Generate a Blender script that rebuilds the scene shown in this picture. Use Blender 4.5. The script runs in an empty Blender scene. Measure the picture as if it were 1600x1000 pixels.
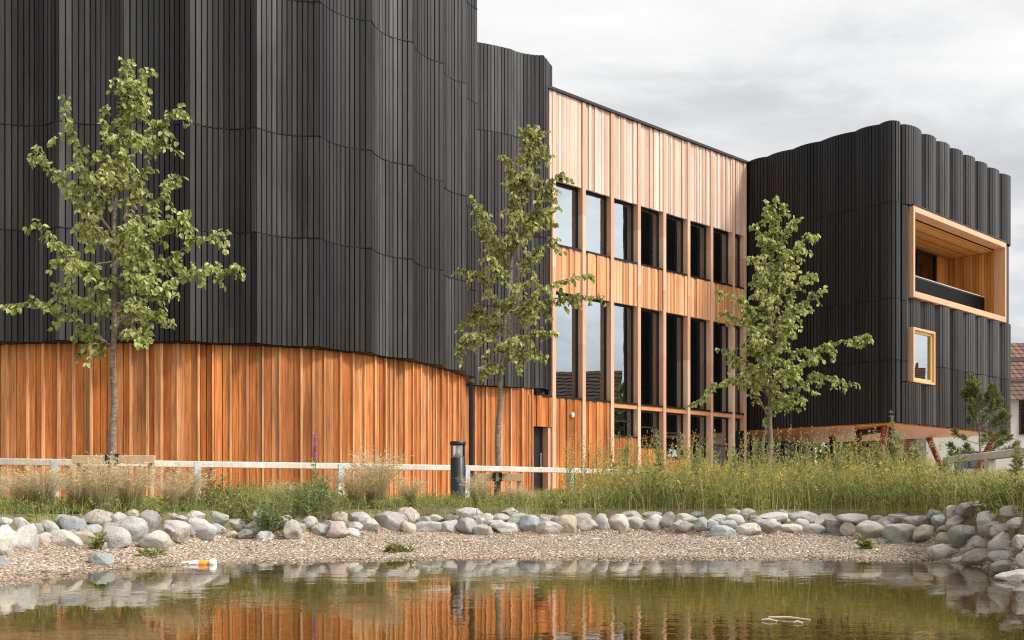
import bpy, math, random
import numpy as np
from mathutils import Vector, Matrix, noise as mnoise

random.seed(7)
RNG = np.random.default_rng(7)
SC = bpy.context.scene
COL = SC.collection
F = 1588.0; YH = 775.0; CAMZ = 0.535; GZ = 0.40

def U(px): return (px - 800.0) / F
def W(px, y, d): return Vector((U(px) * d, d, CAMZ + (YH - y) * d / F))

# ------------------------------------------------------------------ objects
def tag(o, label=None, cat=None, group=None, kind=None):
    if label: o['label'] = label
    if cat: o['category'] = cat
    if group: o['group'] = group
    if kind: o['kind'] = kind
    return o

def empty(name, loc, label, cat, group=None):
    o = bpy.data.objects.new(name, None); COL.objects.link(o)
    o.location = loc; o.empty_display_size = 0.2
    return tag(o, label, cat, group)

def link(name, me, parent=None):
    o = bpy.data.objects.new(name, me); COL.objects.link(o)
    if parent is not None:
        o.parent = parent
        w = Vector(parent.location)
        p = parent.parent
        while p is not None:
            w = w + Vector(p.location) if p.type == 'EMPTY' else w
            p = p.parent
        r = root_of(parent)
        # meshes carry world coordinates: undo the root empty's offset once, at the first level
        if parent.type == 'EMPTY':
            o.matrix_parent_inverse = Matrix.Translation(-Vector(parent.location))
    return o

def root_of(o):
    while o.parent is not None: o = o.parent
    return o

def place_local(o, loc, rz=0.0):
    o.location = loc; o.rotation_euler = (0, 0, rz)

class MB:
    """collects faces, then becomes ONE mesh object"""
    def __init__(s): s.v = []; s.f = []; s.t = []; s.sm = []
    def add(s, vs, fs, tone=0.5, smooth=False):
        b = len(s.v); s.v.extend([tuple(q) for q in vs])
        for f in fs:
            s.f.append(tuple(b + i for i in f)); s.t.append(tone); s.sm.append(smooth)
    def hexa(s, c, tone=0.5):
        # c: 8 corners, 0-3 bottom ring, 4-7 top ring
        s.add(c, [(3,2,1,0),(4,5,6,7),(0,1,5,4),(1,2,6,5),(2,3,7,6),(3,0,4,7)], tone)
    def box(s, x0,x1,y0,y1,z0,z1, tone=0.5, fr=None):
        fr = fr or (lambda a,b,c: Vector((a,b,c)))
        s.hexa([fr(x0,y0,z0),fr(x1,y0,z0),fr(x1,y1,z0),fr(x0,y1,z0),
                fr(x0,y0,z1),fr(x1,y0,z1),fr(x1,y1,z1),fr(x0,y1,z1)], tone)
    def slab(s, p0, p1, n, front, back, z0, z1, tone):
        # vertical board between plan points p0,p1; front/back are offsets along n
        a=p0+n*front; b=p1+n*front; c=p1+n*back; d=p0+n*back
        s.hexa([Vector((q.x,q.y,z0)) for q in (a,b,c,d)]+[Vector((q.x,q.y,z1)) for q in (a,b,c,d)], tone)
    def tube(s, pts, rad, sides=8, tone=0.5, cap=True):
        pts=[Vector(p) for p in pts]; n=len(pts); rings=[]
        for i,p in enumerate(pts):
            t=(pts[min(i+1,n-1)]-pts[max(i-1,0)]).normalized()
            ref=Vector((0,0,1)) if abs(t.z)<0.9 else Vector((1,0,0))
            a=t.cross(ref).normalized(); b=t.cross(a).normalized()
            r=rad[i] if isinstance(rad,(list,tuple)) else rad
            rings.append([p+(a*math.cos(k*2*math.pi/sides)+b*math.sin(k*2*math.pi/sides))*r for k in range(sides)])
        vs=[q for R in rings for q in R]; fs=[]
        for i in range(n-1):
            for k in range(sides):
                k2=(k+1)%sides
                fs.append((i*sides+k,i*sides+k2,(i+1)*sides+k2,(i+1)*sides+k))
        s.add(vs,fs,tone,True)
        if cap:
            s.add(rings[0],[tuple(range(sides))],tone); s.add(rings[-1],[tuple(range(sides))],tone)
    def lathe(s, c, prof, sides=20, tone=0.5, axis=None):
        # prof: (radius, height) pairs around an axis through c
        ax=(axis or Vector((0,0,1))).normalized()
        ref=Vector((1,0,0)) if abs(ax.x)<0.9 else Vector((0,1,0))
        a=ax.cross(ref).normalized(); b=ax.cross(a).normalized(); c=Vector(c)
        vs=[c+ax*h+(a*math.cos(k*2*math.pi/sides)+b*math.sin(k*2*math.pi/sides))*r for r,h in prof for k in range(sides)]
        fs=[]
        for i in range(len(prof)-1):
            for k in range(sides):
                k2=(k+1)%sides
                fs.append((i*sides+k,i*sides+k2,(i+1)*sides+k2,(i+1)*sides+k))
        s.add(vs,fs,tone,True)
        m=len(prof)-1
        s.add([vs[k] for k in range(sides)],[tuple(range(sides))],tone)
        s.add([vs[m*sides+k] for k in range(sides)],[tuple(range(sides))],tone)
    def build(s, name, mat, parent=None, bevel=0):
        me=bpy.data.meshes.new(name); me.from_pydata(s.v,[],s.f)
        at=me.attributes.new('tone','FLOAT','FACE'); at.data.foreach_set('value',np.array(s.t,dtype=np.float32))
        me.polygons.foreach_set('use_smooth',np.array(s.sm,dtype=bool))
        me.materials.append(mat); me.update()
        import bmesh
        bm=bmesh.new(); bm.from_mesh(me); bmesh.ops.recalc_face_normals(bm,faces=bm.faces); bm.to_mesh(me); bm.free()
        o=link(name,me,parent)
        if bevel:
            md=o.modifiers.new('bev','BEVEL'); md.width=bevel; md.segments=2; md.limit_method='ANGLE'; md.angle_limit=0.7
        return o

def quads(name, V, Q, tone, mat, parent=None, smooth=False, local=False):
    me=bpy.data.meshes.new(name); n=len(Q)
    me.vertices.add(len(V)); me.vertices.foreach_set('co',np.ascontiguousarray(V,dtype=np.float32).ravel())
    me.loops.add(n*4); me.loops.foreach_set('vertex_index',np.ascontiguousarray(Q,dtype=np.int32).ravel())
    me.polygons.add(n); me.polygons.foreach_set('loop_start',np.arange(0,n*4,4,dtype=np.int32))
    me.polygons.foreach_set('use_smooth',np.full(n,smooth))
    me.update(calc_edges=True)
    at=me.attributes.new('tone','FLOAT','FACE'); at.data.foreach_set('value',np.ascontiguousarray(tone,dtype=np.float32))
    me.materials.append(mat)
    if local:
        o=bpy.data.objects.new(name,me); COL.objects.link(o); o.parent=parent; return o
    return link(name,me,parent)

# ------------------------------------------------------------------ materials
def newmat(name):
    m=bpy.data.materials.new(name); m.use_nodes=True
    nt=m.node_tree; nt.nodes.clear()
    out=nt.nodes.new('ShaderNodeOutputMaterial')
    return m,nt,out
def N(nt,t,**kw):
    n=nt.nodes.new(t)
    for k,v in kw.items(): setattr(n,k,v)
    return n
def ramp(nt,stops,interp='LINEAR'):
    r=nt.nodes.new('ShaderNodeValToRGB'); cr=r.color_ramp; cr.interpolation=interp
    while len(cr.elements)>1: cr.elements.remove(cr.elements[-1])
    cr.elements[0].position=stops[0][0]; cr.elements[0].color=(*stops[0][1],1)
    for p,c in stops[1:]:
        e=cr.elements.new(p); e.color=(*c,1)
    return r
def mixc(nt,a,b,fac,blend='MIX'):
    m=nt.nodes.new('ShaderNodeMix'); m.data_type='RGBA'; m.blend_type=blend
    for s,v in ((m.inputs[6],a),(m.inputs[7],b),(m.inputs[0],fac)):
        if hasattr(v,'is_linked') or hasattr(v,'links'): nt.links.new(v,s)
        elif isinstance(v,(int,float)): s.default_value=v
        else: s.default_value=(*v,1)
    return m.outputs[2]
def noise(nt,scale,detail=4,rough=0.55,stretch=(1,1,1),coord='Object'):
    tc=N(nt,'ShaderNodeTexCoord'); mp=N(nt,'ShaderNodeMapping'); mp.inputs['Scale'].default_value=stretch
    nt.links.new(tc.outputs[coord],mp.inputs['Vector'])
    n=N(nt,'ShaderNodeTexNoise'); n.inputs['Scale'].default_value=scale
    n.inputs['Detail'].default_value=detail; n.inputs['Roughness'].default_value=rough
    nt.links.new(mp.outputs[0],n.inputs['Vector'])
    return n
def maprange(nt,v,a,b,c,d):
    m=N(nt,'ShaderNodeMapRange'); nt.links.new(v,m.inputs[0])
    for i,x in enumerate((a,b,c,d)): m.inputs[i+1].default_value=x
    return m.outputs[0]
def principled(nt,out,rough=0.6,spec=0.5,metal=0.0):
    p=N(nt,'ShaderNodeBsdfPrincipled'); p.inputs['Roughness'].default_value=rough
    p.inputs['Specular IOR Level'].default_value=spec; p.inputs['Metallic'].default_value=metal
    nt.links.new(p.outputs[0],out.inputs['Surface']); return p
def bump(nt,p,h,strength,dist=0.01):
    b=N(nt,'ShaderNodeBump'); b.inputs['Strength'].default_value=strength; b.inputs['Distance'].default_value=dist
    nt.links.new(h,b.inputs['Height']); nt.links.new(b.outputs[0],p.inputs['Normal'])

def mat_boards(name,stops,rough=0.65,grain=0.35,spec=0.4,stain=0.25):
    m,nt,out=newmat(name); p=principled(nt,out,rough,spec)
    at=N(nt,'ShaderNodeAttribute',attribute_name='tone')
    r=ramp(nt,stops); nt.links.new(at.outputs['Fac'],r.inputs[0])
    # grain moves to a different place on each board
    tc=N(nt,'ShaderNodeTexCoord'); mp=N(nt,'ShaderNodeMapping'); mp.inputs['Scale'].default_value=(38,38,1.3)
    ad=N(nt,'ShaderNodeVectorMath',operation='ADD'); cm=N(nt,'ShaderNodeCombineXYZ')
    mu=N(nt,'ShaderNodeMath',operation='MULTIPLY'); mu.inputs[1].default_value=37.0
    nt.links.new(at.outputs['Fac'],mu.inputs[0]); nt.links.new(mu.outputs[0],cm.inputs[2])
    nt.links.new(tc.outputs['Object'],ad.inputs[0]); nt.links.new(cm.outputs[0],ad.inputs[1]); nt.links.new(ad.outputs[0],mp.inputs[0])
    g=N(nt,'ShaderNodeTexNoise'); g.inputs['Scale'].default_value=1.0; g.inputs['Detail'].default_value=7; g.inputs['Roughness'].default_value=0.62; g.inputs['Distortion'].default_value=0.7
    nt.links.new(mp.outputs[0],g.inputs['Vector'])
    gv=maprange(nt,g.outputs['Fac'],0.25,0.75,1-grain,1+grain)
    s=noise(nt,1.6,6,0.62,(1,1,0.22)); sv=maprange(nt,s.outputs['Fac'],0.3,0.7,1-stain,1+stain)
    mm=N(nt,'ShaderNodeMath',operation='MULTIPLY'); nt.links.new(gv,mm.inputs[0]); nt.links.new(sv,mm.inputs[1])
    vm=N(nt,'ShaderNodeVectorMath',operation='SCALE'); nt.links.new(r.outputs[0],vm.inputs[0]); nt.links.new(mm.outputs[0],vm.inputs['Scale'])
    nt.links.new(vm.outputs[0],p.inputs['Base Color'])
    rv=maprange(nt,g.outputs['Fac'],0.2,0.8,rough-0.12,min(1,rough+0.15)); nt.links.new(rv,p.inputs['Roughness'])
    bump(nt,p,g.outputs['Fac'],0.25,0.004)
    return m

def mat_plain(name,col,rough=0.5,metal=0.0,var=0.15,spec=0.5,scale=9):
    m,nt,out=newmat(name); p=principled(nt,out,rough,spec,metal)
    n=noise(nt,scale,5); v=maprange(nt,n.outputs['Fac'],0.3,0.7,1-var,1+var)
    vm=N(nt,'ShaderNodeVectorMath',operation='SCALE'); vm.inputs[0].default_value=col; nt.links.new(v,vm.inputs['Scale'])
    nt.links.new(vm.outputs[0],p.inputs['Base Color'])
    bump(nt,p,n.outputs['Fac'],0.1,0.004)
    return m

def mat_leaf(name,stops,trans=0.35,rough=0.5):
    m,nt,out=newmat(name)
    at=N(nt,'ShaderNodeAttribute',attribute_name='tone'); r=ramp(nt,stops); nt.links.new(at.outputs['Fac'],r.inputs[0])
    p=N(nt,'ShaderNodeBsdfPrincipled'); p.inputs['Roughness'].default_value=rough; p.inputs['Specular IOR Level'].default_value=0.35
    nt.links.new(r.outputs[0],p.inputs['Base Color'])
    t=N(nt,'ShaderNodeBsdfTranslucent'); nt.links.new(r.outputs[0],t.inputs['Color'])
    mx=N(nt,'ShaderNodeMixShader'); mx.inputs[0].default_value=trans
    nt.links.new(p.outputs[0],mx.inputs[1]); nt.links.new(t.outputs[0],mx.inputs[2]); nt.links.new(mx.outputs[0],out.inputs['Surface'])
    return m

def mat_glass(name,refl=0.45,tint=(0.88,0.9,0.88)):
    m,nt,out=newmat(name)
    g=N(nt,'ShaderNodeBsdfGlossy'); g.inputs['Roughness'].default_value=0.0; g.inputs['Color'].default_value=(0.78,0.84,0.89,1)
    t=N(nt,'ShaderNodeBsdfTransparent'); t.inputs['Color'].default_value=(*tint,1)
    lw=N(nt,'ShaderNodeLayerWeight'); lw.inputs['Blend'].default_value=0.35
    f=maprange(nt,lw.outputs['Fresnel'],0,1,refl,1.0)
    n=noise(nt,0.9,2); b=N(nt,'ShaderNodeBump'); b.inputs['Strength'].default_value=0.03; b.inputs['Distance'].default_value=0.05
    nt.links.new(n.outputs['Fac'],b.inputs['Height']); nt.links.new(b.outputs[0],g.inputs['Normal'])
    mx=N(nt,'ShaderNodeMixShader'); nt.links.new(f,mx.inputs[0]); nt.links.new(t.outputs[0],mx.inputs[1]); nt.links.new(g.outputs[0],mx.inputs[2])
    nt.links.new(mx.outputs[0],out.inputs['Surface']); return m

M={}
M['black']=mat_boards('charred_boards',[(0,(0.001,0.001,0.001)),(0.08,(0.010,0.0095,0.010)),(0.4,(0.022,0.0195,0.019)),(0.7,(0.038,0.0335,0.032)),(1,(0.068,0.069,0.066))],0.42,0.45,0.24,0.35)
M['black_shaded']=mat_boards('charred_boards_shaded',[(0,(0.001,0.001,0.001)),(0.08,(0.009,0.009,0.010)),(0.5,(0.015,0.0145,0.0145)),(1,(0.026,0.025,0.025))],0.45,0.42,0.25,0.3)  # darker copy of the charred boards, shade of unlit faces put into colour
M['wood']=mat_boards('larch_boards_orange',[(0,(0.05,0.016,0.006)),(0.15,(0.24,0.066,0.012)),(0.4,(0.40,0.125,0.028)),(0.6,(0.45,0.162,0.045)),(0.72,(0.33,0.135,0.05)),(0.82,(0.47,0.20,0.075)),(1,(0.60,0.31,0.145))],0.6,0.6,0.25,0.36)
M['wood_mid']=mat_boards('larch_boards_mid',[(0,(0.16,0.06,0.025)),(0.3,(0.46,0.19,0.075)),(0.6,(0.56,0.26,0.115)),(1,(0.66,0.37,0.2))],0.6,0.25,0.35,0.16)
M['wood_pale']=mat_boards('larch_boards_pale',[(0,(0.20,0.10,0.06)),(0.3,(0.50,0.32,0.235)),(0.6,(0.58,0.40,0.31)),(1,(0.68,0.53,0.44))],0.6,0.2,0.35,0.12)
M['pier']=mat_boards('glulam_pier',[(0,(0.44,0.22,0.12)),(0.5,(0.54,0.31,0.20)),(1,(0.64,0.43,0.31))],0.55,0.18,0.4,0.14)
M['soffit']=mat_boards('soffit_planks',[(0,(0.38,0.14,0.03)),(0.5,(0.56,0.24,0.055)),(1,(0.64,0.32,0.10))],0.5,0.25,0.4,0.12)
M['soffit_orange']=mat_boards('soffit_planks_orange',[(0,(0.46,0.14,0.012)),(1,(0.58,0.21,0.025))],0.4,0.15,0.4,0.1)
M['frame_wood']=mat_boards('pale_frame_timber',[(0,(0.52,0.26,0.13)),(1,(0.64,0.38,0.22))],0.5,0.15,0.4,0.1)
M['yellow_wood']=mat_boards('yellow_sash_timber',[(0,(0.60,0.36,0.08)),(1,(0.70,0.46,0.13))],0.45,0.12,0.4,0.1)
M['rail']=mat_boards('weathered_rail_timber',[(0,(0.46,0.38,0.30)),(1,(0.66,0.60,0.52))],0.7,0.2,0.3,0.2)
M['stake']=mat_boards('stake_timber',[(0,(0.32,0.20,0.10)),(1,(0.50,0.36,0.22))],0.7,0.2,0.3,0.2)
M['metal']=mat_plain('dark_flashing',(0.02,0.02,0.021),0.4,0.6,0.2)
M['frame']=mat_plain('dark_window_frame',(0.016,0.016,0.017),0.4,0.3,0.15)
M['galv']=mat_plain('galvanised_bracket',(0.55,0.58,0.6),0.4,0.5,0.15)
M['bollard']=mat_plain('bollard_black_paint',(0.012,0.012,0.013),0.35,0.2,0.2)
M['steel_red']=mat_plain('red_oxide_steel',(0.22,0.045,0.025),0.5,0.1,0.25)
M['steel_dark']=mat_plain('dark_oxide_steel',(0.07,0.018,0.014),0.5,0.1,0.25)
M['render_white']=mat_plain('white_render',(0.46,0.44,0.41),0.85,0,0.06,0.2,2)
M['interior']=mat_plain('interior_plaster',(0.36,0.31,0.26),0.8,0,0.1,0.2,2)
M['interior_dark']=mat_plain('interior_dark',(0.05,0.045,0.04),0.8,0,0.1,0.2,2)
M['white_plastic']=mat_plain('white_plastic',(0.8,0.8,0.78),0.35,0,0.05)
M['orange_plastic']=mat_plain('orange_label',(0.75,0.30,0.05),0.4,0,0.1)
M['rubber']=mat_plain('black_rubber',(0.012,0.012,0.012),0.7,0,0.2)
M['stick']=mat_plain('pale_dry_reed',(0.5,0.45,0.33),0.7,0,0.2)
M['glass']=mat_glass('window_glass',0.36)
M['glass_dim']=mat_glass('shaded_glass',0.12,(0.35,0.36,0.36))
M['glass_dark']=mat_glass('dark_balustrade_glass',0.10,(0.02,0.02,0.022))
M['milky_plastic']=mat_plain('milky_plastic',(0.72,0.64,0.62),0.25,0,0.1)
M['clear_plastic']=mat_glass('clear_plastic',0.35,(0.9,0.82,0.8))
M['glass_clear']=mat_glass('clear_lens',0.10,(0.9,0.92,0.93))
M['leaf']=mat_leaf('lime_leaf',[(0,(0.06,0.085,0.02)),(0.3,(0.17,0.215,0.052)),(0.65,(0.34,0.39,0.11)),(1,(0.60,0.62,0.26))],0.45)
M['leaf_olive']=mat_leaf('olive_leaf',[(0,(0.05,0.068,0.018)),(0.3,(0.16,0.185,0.046)),(0.65,(0.33,0.35,0.10)),(1,(0.60,0.58,0.25))],0.45)
M['needle']=mat_leaf('pine_needle',[(0,(0.05,0.075,0.02)),(1,(0.36,0.38,0.13))],0.3)
M['meadow']=mat_leaf('meadow_leaf',[(0,(0.08,0.10,0.03)),(0.35,(0.19,0.225,0.06)),(0.6,(0.31,0.315,0.09)),(0.8,(0.46,0.39,0.13)),(0.93,(0.58,0.47,0.26)),(1,(0.70,0.48,0.06))],0.35,0.7)
M['straw']=mat_leaf('feather_grass',[(0,(0.07,0.11,0.035)),(0.4,(0.18,0.20,0.08)),(0.65,(0.42,0.34,0.18)),(1,(0.78,0.65,0.43))],0.35,0.7)
M['weed']=mat_leaf('weed_leaf',[(0,(0.08,0.11,0.035)),(0.5,(0.22,0.26,0.10)),(1,(0.38,0.39,0.18))],0.4,0.7)
M['purple']=mat_leaf('purple_petal',[(0,(0.50,0.16,0.36)),(1,(0.74,0.38,0.60))],0.3,0.7)
M['yellow']=mat_leaf('yellow_petal',[(0,(0.55,0.32,0.02)),(1,(0.75,0.5,0.06))],0.3,0.7)

def mat_bark():
    m,nt,out=newmat('young_bark'); p=principled(nt,out,0.85,0.2)
    n=noise(nt,14,6,0.6,(1,1,2.2)); r=ramp(nt,[(0.3,(0.10,0.075,0.055)),(0.55,(0.22,0.17,0.13)),(0.75,(0.34,0.29,0.24))]); nt.links.new(n.outputs['Fac'],r.inputs[0])
    nt.links.new(r.outputs[0],p.inputs['Base Color']); bump(nt,p,n.outputs['Fac'],0.5,0.01); return m
M['bark']=mat_bark()

def mat_stone():
    m,nt,out=newmat('boulder_stone'); p=principled(nt,out,0.8,0.25)
    oi=N(nt,'ShaderNodeObjectInfo')
    tc=N(nt,'ShaderNodeTexCoord'); ad=N(nt,'ShaderNodeVectorMath',operation='ADD'); sc=N(nt,'ShaderNodeMath',operation='MULTIPLY'); sc.inputs[1].default_value=50
    nt.links.new(oi.outputs['Random'],sc.inputs[0]); nt.links.new(tc.outputs['Object'],ad.inputs[0]); nt.links.new(sc.outputs[0],ad.inputs[1])
    def nz(s,d,st=None):
        n=N(nt,'ShaderNodeTexNoise'); n.inputs['Scale'].default_value=s; n.inputs['Detail'].default_value=d; n.inputs['Roughness'].default_value=0.65
        nt.links.new(ad.outputs[0],n.inputs['Vector']); return n
    a=nz(7,6); b=nz(60,3); c=nz(2.2,4)
    col=mixc(nt,oi.outputs['Color'],(0.13,0.12,0.11),maprange(nt,a.outputs['Fac'],0.52,0.75,0,0.65))
    col=mixc(nt,col,(0.62,0.60,0.55),maprange(nt,c.outputs['Fac'],0.5,0.68,0,0.35))
    col=mixc(nt,col,(0.30,0.27,0.2),maprange(nt,b.outputs['Fac'],0.5,0.7,0,0.6))
    wv=N(nt,'ShaderNodeTexWave'); wv.inputs['Scale'].default_value=3.0; wv.inputs['Distortion'].default_value=9; wv.inputs['Detail'].default_value=3
    nt.links.new(ad.outputs[0],wv.inputs['Vector'])
    col=mixc(nt,col,(0.7,0.68,0.63),maprange(nt,wv.outputs['Fac'],0.95,1.0,0,0.12))
    nt.links.new(col,p.inputs['Base Color'])
    h=N(nt,'ShaderNodeMath',operation='ADD'); nt.links.new(a.outputs['Fac'],h.inputs[0]); nt.links.new(b.outputs['Fac'],h.inputs[1])
    bump(nt,p,h.outputs[0],0.7,0.016); return m
M['stone']=mat_stone()

def mat_pebble():
    m,nt,out=newmat('pebbles'); p=principled(nt,out,0.75,0.3)
    at=N(nt,'ShaderNodeAttribute',attribute_name='tone')
    r=ramp(nt,[(0,(0.08,0.055,0.04)),(0.25,(0.19,0.14,0.10)),(0.5,(0.305,0.235,0.17)),(0.75,(0.42,0.335,0.255)),(0.92,(0.56,0.48,0.41)),(1,(0.72,0.67,0.61))]); nt.links.new(at.outputs['Fac'],r.inputs[0])
    nt.links.new(r.outputs[0],p.inputs['Base Color']); return m
M['pebble']=mat_pebble()

def mat_ground():
    m,nt,out=newmat('ground'); p=principled(nt,out,0.9,0.2)
    at=N(nt,'ShaderNodeAttribute',attribute_name='zone')      # 0 pond silt, .5 gravel, 1 soil and turf
    v=N(nt,'ShaderNodeTexVoronoi'); v.inputs['Scale'].default_value=55
    tc=N(nt,'ShaderNodeTexCoord'); nt.links.new(tc.outputs['Object'],v.inputs['Vector'])
    gr=ramp(nt,[(0,(0.16,0.10,0.07)),(0.4,(0.34,0.23,0.165)),(0.8,(0.46,0.33,0.25)),(1,(0.6,0.52,0.45))]); 
    sx=N(nt,'ShaderNodeSeparateColor'); nt.links.new(v.outputs['Color'],sx.inputs[0]); nt.links.new(sx.outputs[0],gr.inputs[0])
    n1=noise(nt,2.2,6); n2=noise(nt,18,4)
    soil=ramp(nt,[(0.3,(0.10,0.07,0.045)),(0.5,(0.15,0.125,0.06)),(0.7,(0.14,0.16,0.055))]); nt.links.new(n1.outputs['Fac'],soil.inputs[0])
    silt=ramp(nt,[(0.3,(0.20,0.135,0.06)),(0.6,(0.34,0.235,0.115)),(0.8,(0.48,0.37,0.23))]); nt.links.new(n2.outputs['Fac'],silt.inputs[0])
    a=mixc(nt,silt.outputs[0],gr.outputs[0],maprange(nt,at.outputs['Fac'],0.1,0.42,0,1))
    b=mixc(nt,a,soil.outputs[0],maprange(nt,at.outputs['Fac'],0.6,0.85,0,1))
    nt.links.new(b,p.inputs['Base Color']); bump(nt,p,v.outputs['Distance'],0.5,0.012); return m
M['ground']=mat_ground()

def mat_water():
    m,nt,out=newmat('pond_water')
    g=N(nt,'ShaderNodeBsdfGlossy'); g.inputs['Roughness'].default_value=0.012; g.inputs['Color'].default_value=(0.97,0.96,0.9,1)
    t=N(nt,'ShaderNodeBsdfTransparent'); t.inputs['Color'].default_value=(0.86,0.76,0.52,1)
    fr=N(nt,'ShaderNodeFresnel'); fr.inputs['IOR'].default_value=1.7
    n0=noise(nt,0.55,3,0.5,(0.6,1.3,1)); n1=noise(nt,2.6,4,0.55,(1,1.5,1)); n2=noise(nt,13,3,0.5,(0.6,1.3,1))
    ad=N(nt,'ShaderNodeMath',operation='MULTIPLY_ADD'); nt.links.new(n2.outputs['Fac'],ad.inputs[0]); ad.inputs[1].default_value=0.16; nt.links.new(n1.outputs['Fac'],ad.inputs[2])
    b=N(nt,'ShaderNodeBump'); nt.links.new(maprange(nt,n0.outputs['Fac'],0.42,0.66,0.035,0.22),b.inputs['Strength']); b.inputs['Distance'].default_value=0.02; nt.links.new(ad.outputs[0],b.inputs['Height'])
    nt.links.new(b.outputs[0],g.inputs['Normal']); nt.links.new(b.outputs[0],fr.inputs['Normal'])
    mx=N(nt,'ShaderNodeMixShader'); nt.links.new(fr.outputs[0],mx.inputs[0]); nt.links.new(t.outputs[0],mx.inputs[1]); nt.links.new(g.outputs[0],mx.inputs[2])
    nt.links.new(mx.outputs[0],out.inputs['Surface']); return m
M['water']=mat_water()

def mat_tiles():
    m,nt,out=newmat('roof_tiles'); p=principled(nt,out,0.8,0.3)
    b=N(nt,'ShaderNodeTexBrick'); b.inputs['Scale'].default_value=1.0
    for k,v in (('Brick Width',0.3),('Row Height',0.28),('Mortar Size',0.03)): b.inputs[k].default_value=v
    b.inputs['Color1'].default_value=(0.17,0.085,0.055,1); b.inputs['Color2'].default_value=(0.11,0.06,0.045,1); b.inputs['Mortar'].default_value=(0.03,0.02,0.015,1)
    tc=N(nt,'ShaderNodeTexCoord'); mp=N(nt,'ShaderNodeMapping'); nt.links.new(tc.outputs['UV'],mp.inputs[0])
    nt.links.new(tc.outputs['Object'],mp.inputs[0]); mp.inputs['Rotation'].default_value=(math.radians(62),0,0); nt.links.new(mp.outputs[0],b.inputs['Vector'])
    nt.links.new(b.outputs['Color'],p.inputs['Base Color']); bump(nt,p,b.outputs['Fac'],0.6,0.03); return m
M['tiles']=mat_tiles()
def mat_brick():
    m,nt,out=newmat('red_brick'); p=principled(nt,out,0.85,0.2)
    b=N(nt,'ShaderNodeTexBrick'); b.inputs['Scale'].default_value=1.0
    for k,v in (('Brick Width',0.225),('Row Height',0.075),('Mortar Size',0.008)): b.inputs[k].default_value=v
    b.inputs['Color1'].default_value=(0.36,0.13,0.075,1); b.inputs['Color2'].default_value=(0.25,0.09,0.06,1); b.inputs['Mortar'].default_value=(0.42,0.36,0.3,1)
    tc=N(nt,'ShaderNodeTexCoord'); mp=N(nt,'ShaderNodeMapping'); mp.inputs['Rotation'].default_value=(math.radians(90),0,0)
    nt.links.new(tc.outputs['Object'],mp.inputs[0]); nt.links.new(mp.outputs[0],b.inputs['Vector']); nt.links.new(b.outputs['Color'],p.inputs['Base Color']); return m
M['brick']=mat_brick()

# ------------------------------------------------------------------ terrain
S_PX=[0,100,200,330,620,1000,1300,1440,1490,1540,1600]
S_D =[6.2,7.0,7.55,8.05,8.5,8.65,8.65,8.55,8.3,7.7,6.4]
B_PX=[0,100,180,250,310,370,460,530,610,700,860,1020,1130,1300,1370,1440,1470,1500,1540,1600]
B_D =[7.3,8.0,8.1,8.25,9.5,10.4,10.0,10.3,10.9,11.1,11.0,11.3,10.7,11.0,10.1,9.5,8.9,8.4,7.8,6.6]
def polar(PX,D,left,right):
    th=[math.atan(U(p)) for p in PX]; r=[d/math.cos(t) for d,t in zip(D,th)]
    lo=[(-math.pi,left[0]),(-1.6,left[1]),(-0.8,left[2])]; hi=[(0.8,right[2]),(1.6,right[1]),(math.pi,left[0])]
    T=[a for a,_ in lo]+th+[a for a,_ in hi]; R=[b for _,b in lo]+r+[b for _,b in hi]
    return np.array(T),np.array(R)
ST,SR=polar(S_PX,S_D,(8.0,6.2,5.9),(8,6.2,5.9))
BT,BR=polar(B_PX,B_D,(9.0,7.4,7.1),(9,6.8,6.4))
def gz(X,Y):
    X=np.asarray(X,float); Y=np.asarray(Y,float)
    th=np.arctan2(X,Y); r=np.hypot(X,Y)
    s=np.interp(th,ST,SR); b=np.maximum(np.interp(th,BT,BR),s+0.15)
    z=np.where(r<s,-np.minimum(0.6,(s-r)*0.055+np.clip(s-r-0.8,0,9)*0.16),0.0)
    z=np.where((r>=s)&(r<b),0.10*(r-s)/(b-s),z)
    q=np.clip((r-b)/0.7,0,1)
    z=np.where(r>=b,0.10+0.28*q*q*(3-2*q)+0.02*np.clip((r-b-0.7)/3,0,1),z)
    return z
def gzf(x,y): return float(gz(x,y))
def ray_ground(px,y):
    best=None
    for d in np.arange(5.0,16.0,0.02):
        z=CAMZ+(YH-y)*d/F
        if gzf(U(px)*d,d)>=z: return d
    return 12.0

ths=np.concatenate([np.linspace(-math.pi,-0.62,60,endpoint=False),np.linspace(-0.62,0.62,420),np.linspace(0.62,math.pi,61)[1:-1]])
rs=np.concatenate([[0.05],np.linspace(1,5,14),np.linspace(5.1,13.5,170),np.linspace(13.8,40,50),[50,70,110,180,300,600,1200]])
TH,RR=np.meshgrid(ths,rs,indexing='ij')
X=RR*np.sin(TH); Y=RR*np.cos(TH); Z=gz(X,Y)
nz=np.array([mnoise.noise(Vector((x*1.7,y*1.7,0))) for x,y in zip(X.ravel(),Y.ravel())]).reshape(X.shape)
nz2=np.array([mnoise.noise(Vector((x*6,y*6,3))) for x,y in zip(X.ravel(),Y.ravel())]).reshape(X.shape)
shore=np.interp(TH,ST,SR)
Z=Z+np.where(RR<14,0.018*nz+0.006*nz2,0.0)
nt_,nr_=X.shape
idx=np.arange(nt_*nr_).reshape(nt_,nr_)
Q=np.stack([idx,np.roll(idx,-1,0)],-1)
Qf=np.stack([idx[:, :-1],np.roll(idx,-1,0)[:, :-1],np.roll(idx,-1,0)[:,1:],idx[:,1:]],-1).reshape(-1,4)
g=quads('ground',np.stack([X,Y,Z],-1).reshape(-1,3),Qf[:, ::-1],np.full(len(Qf),0.5),M['ground'],None,True)
bb=np.interp(TH,BT,BR)
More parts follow.
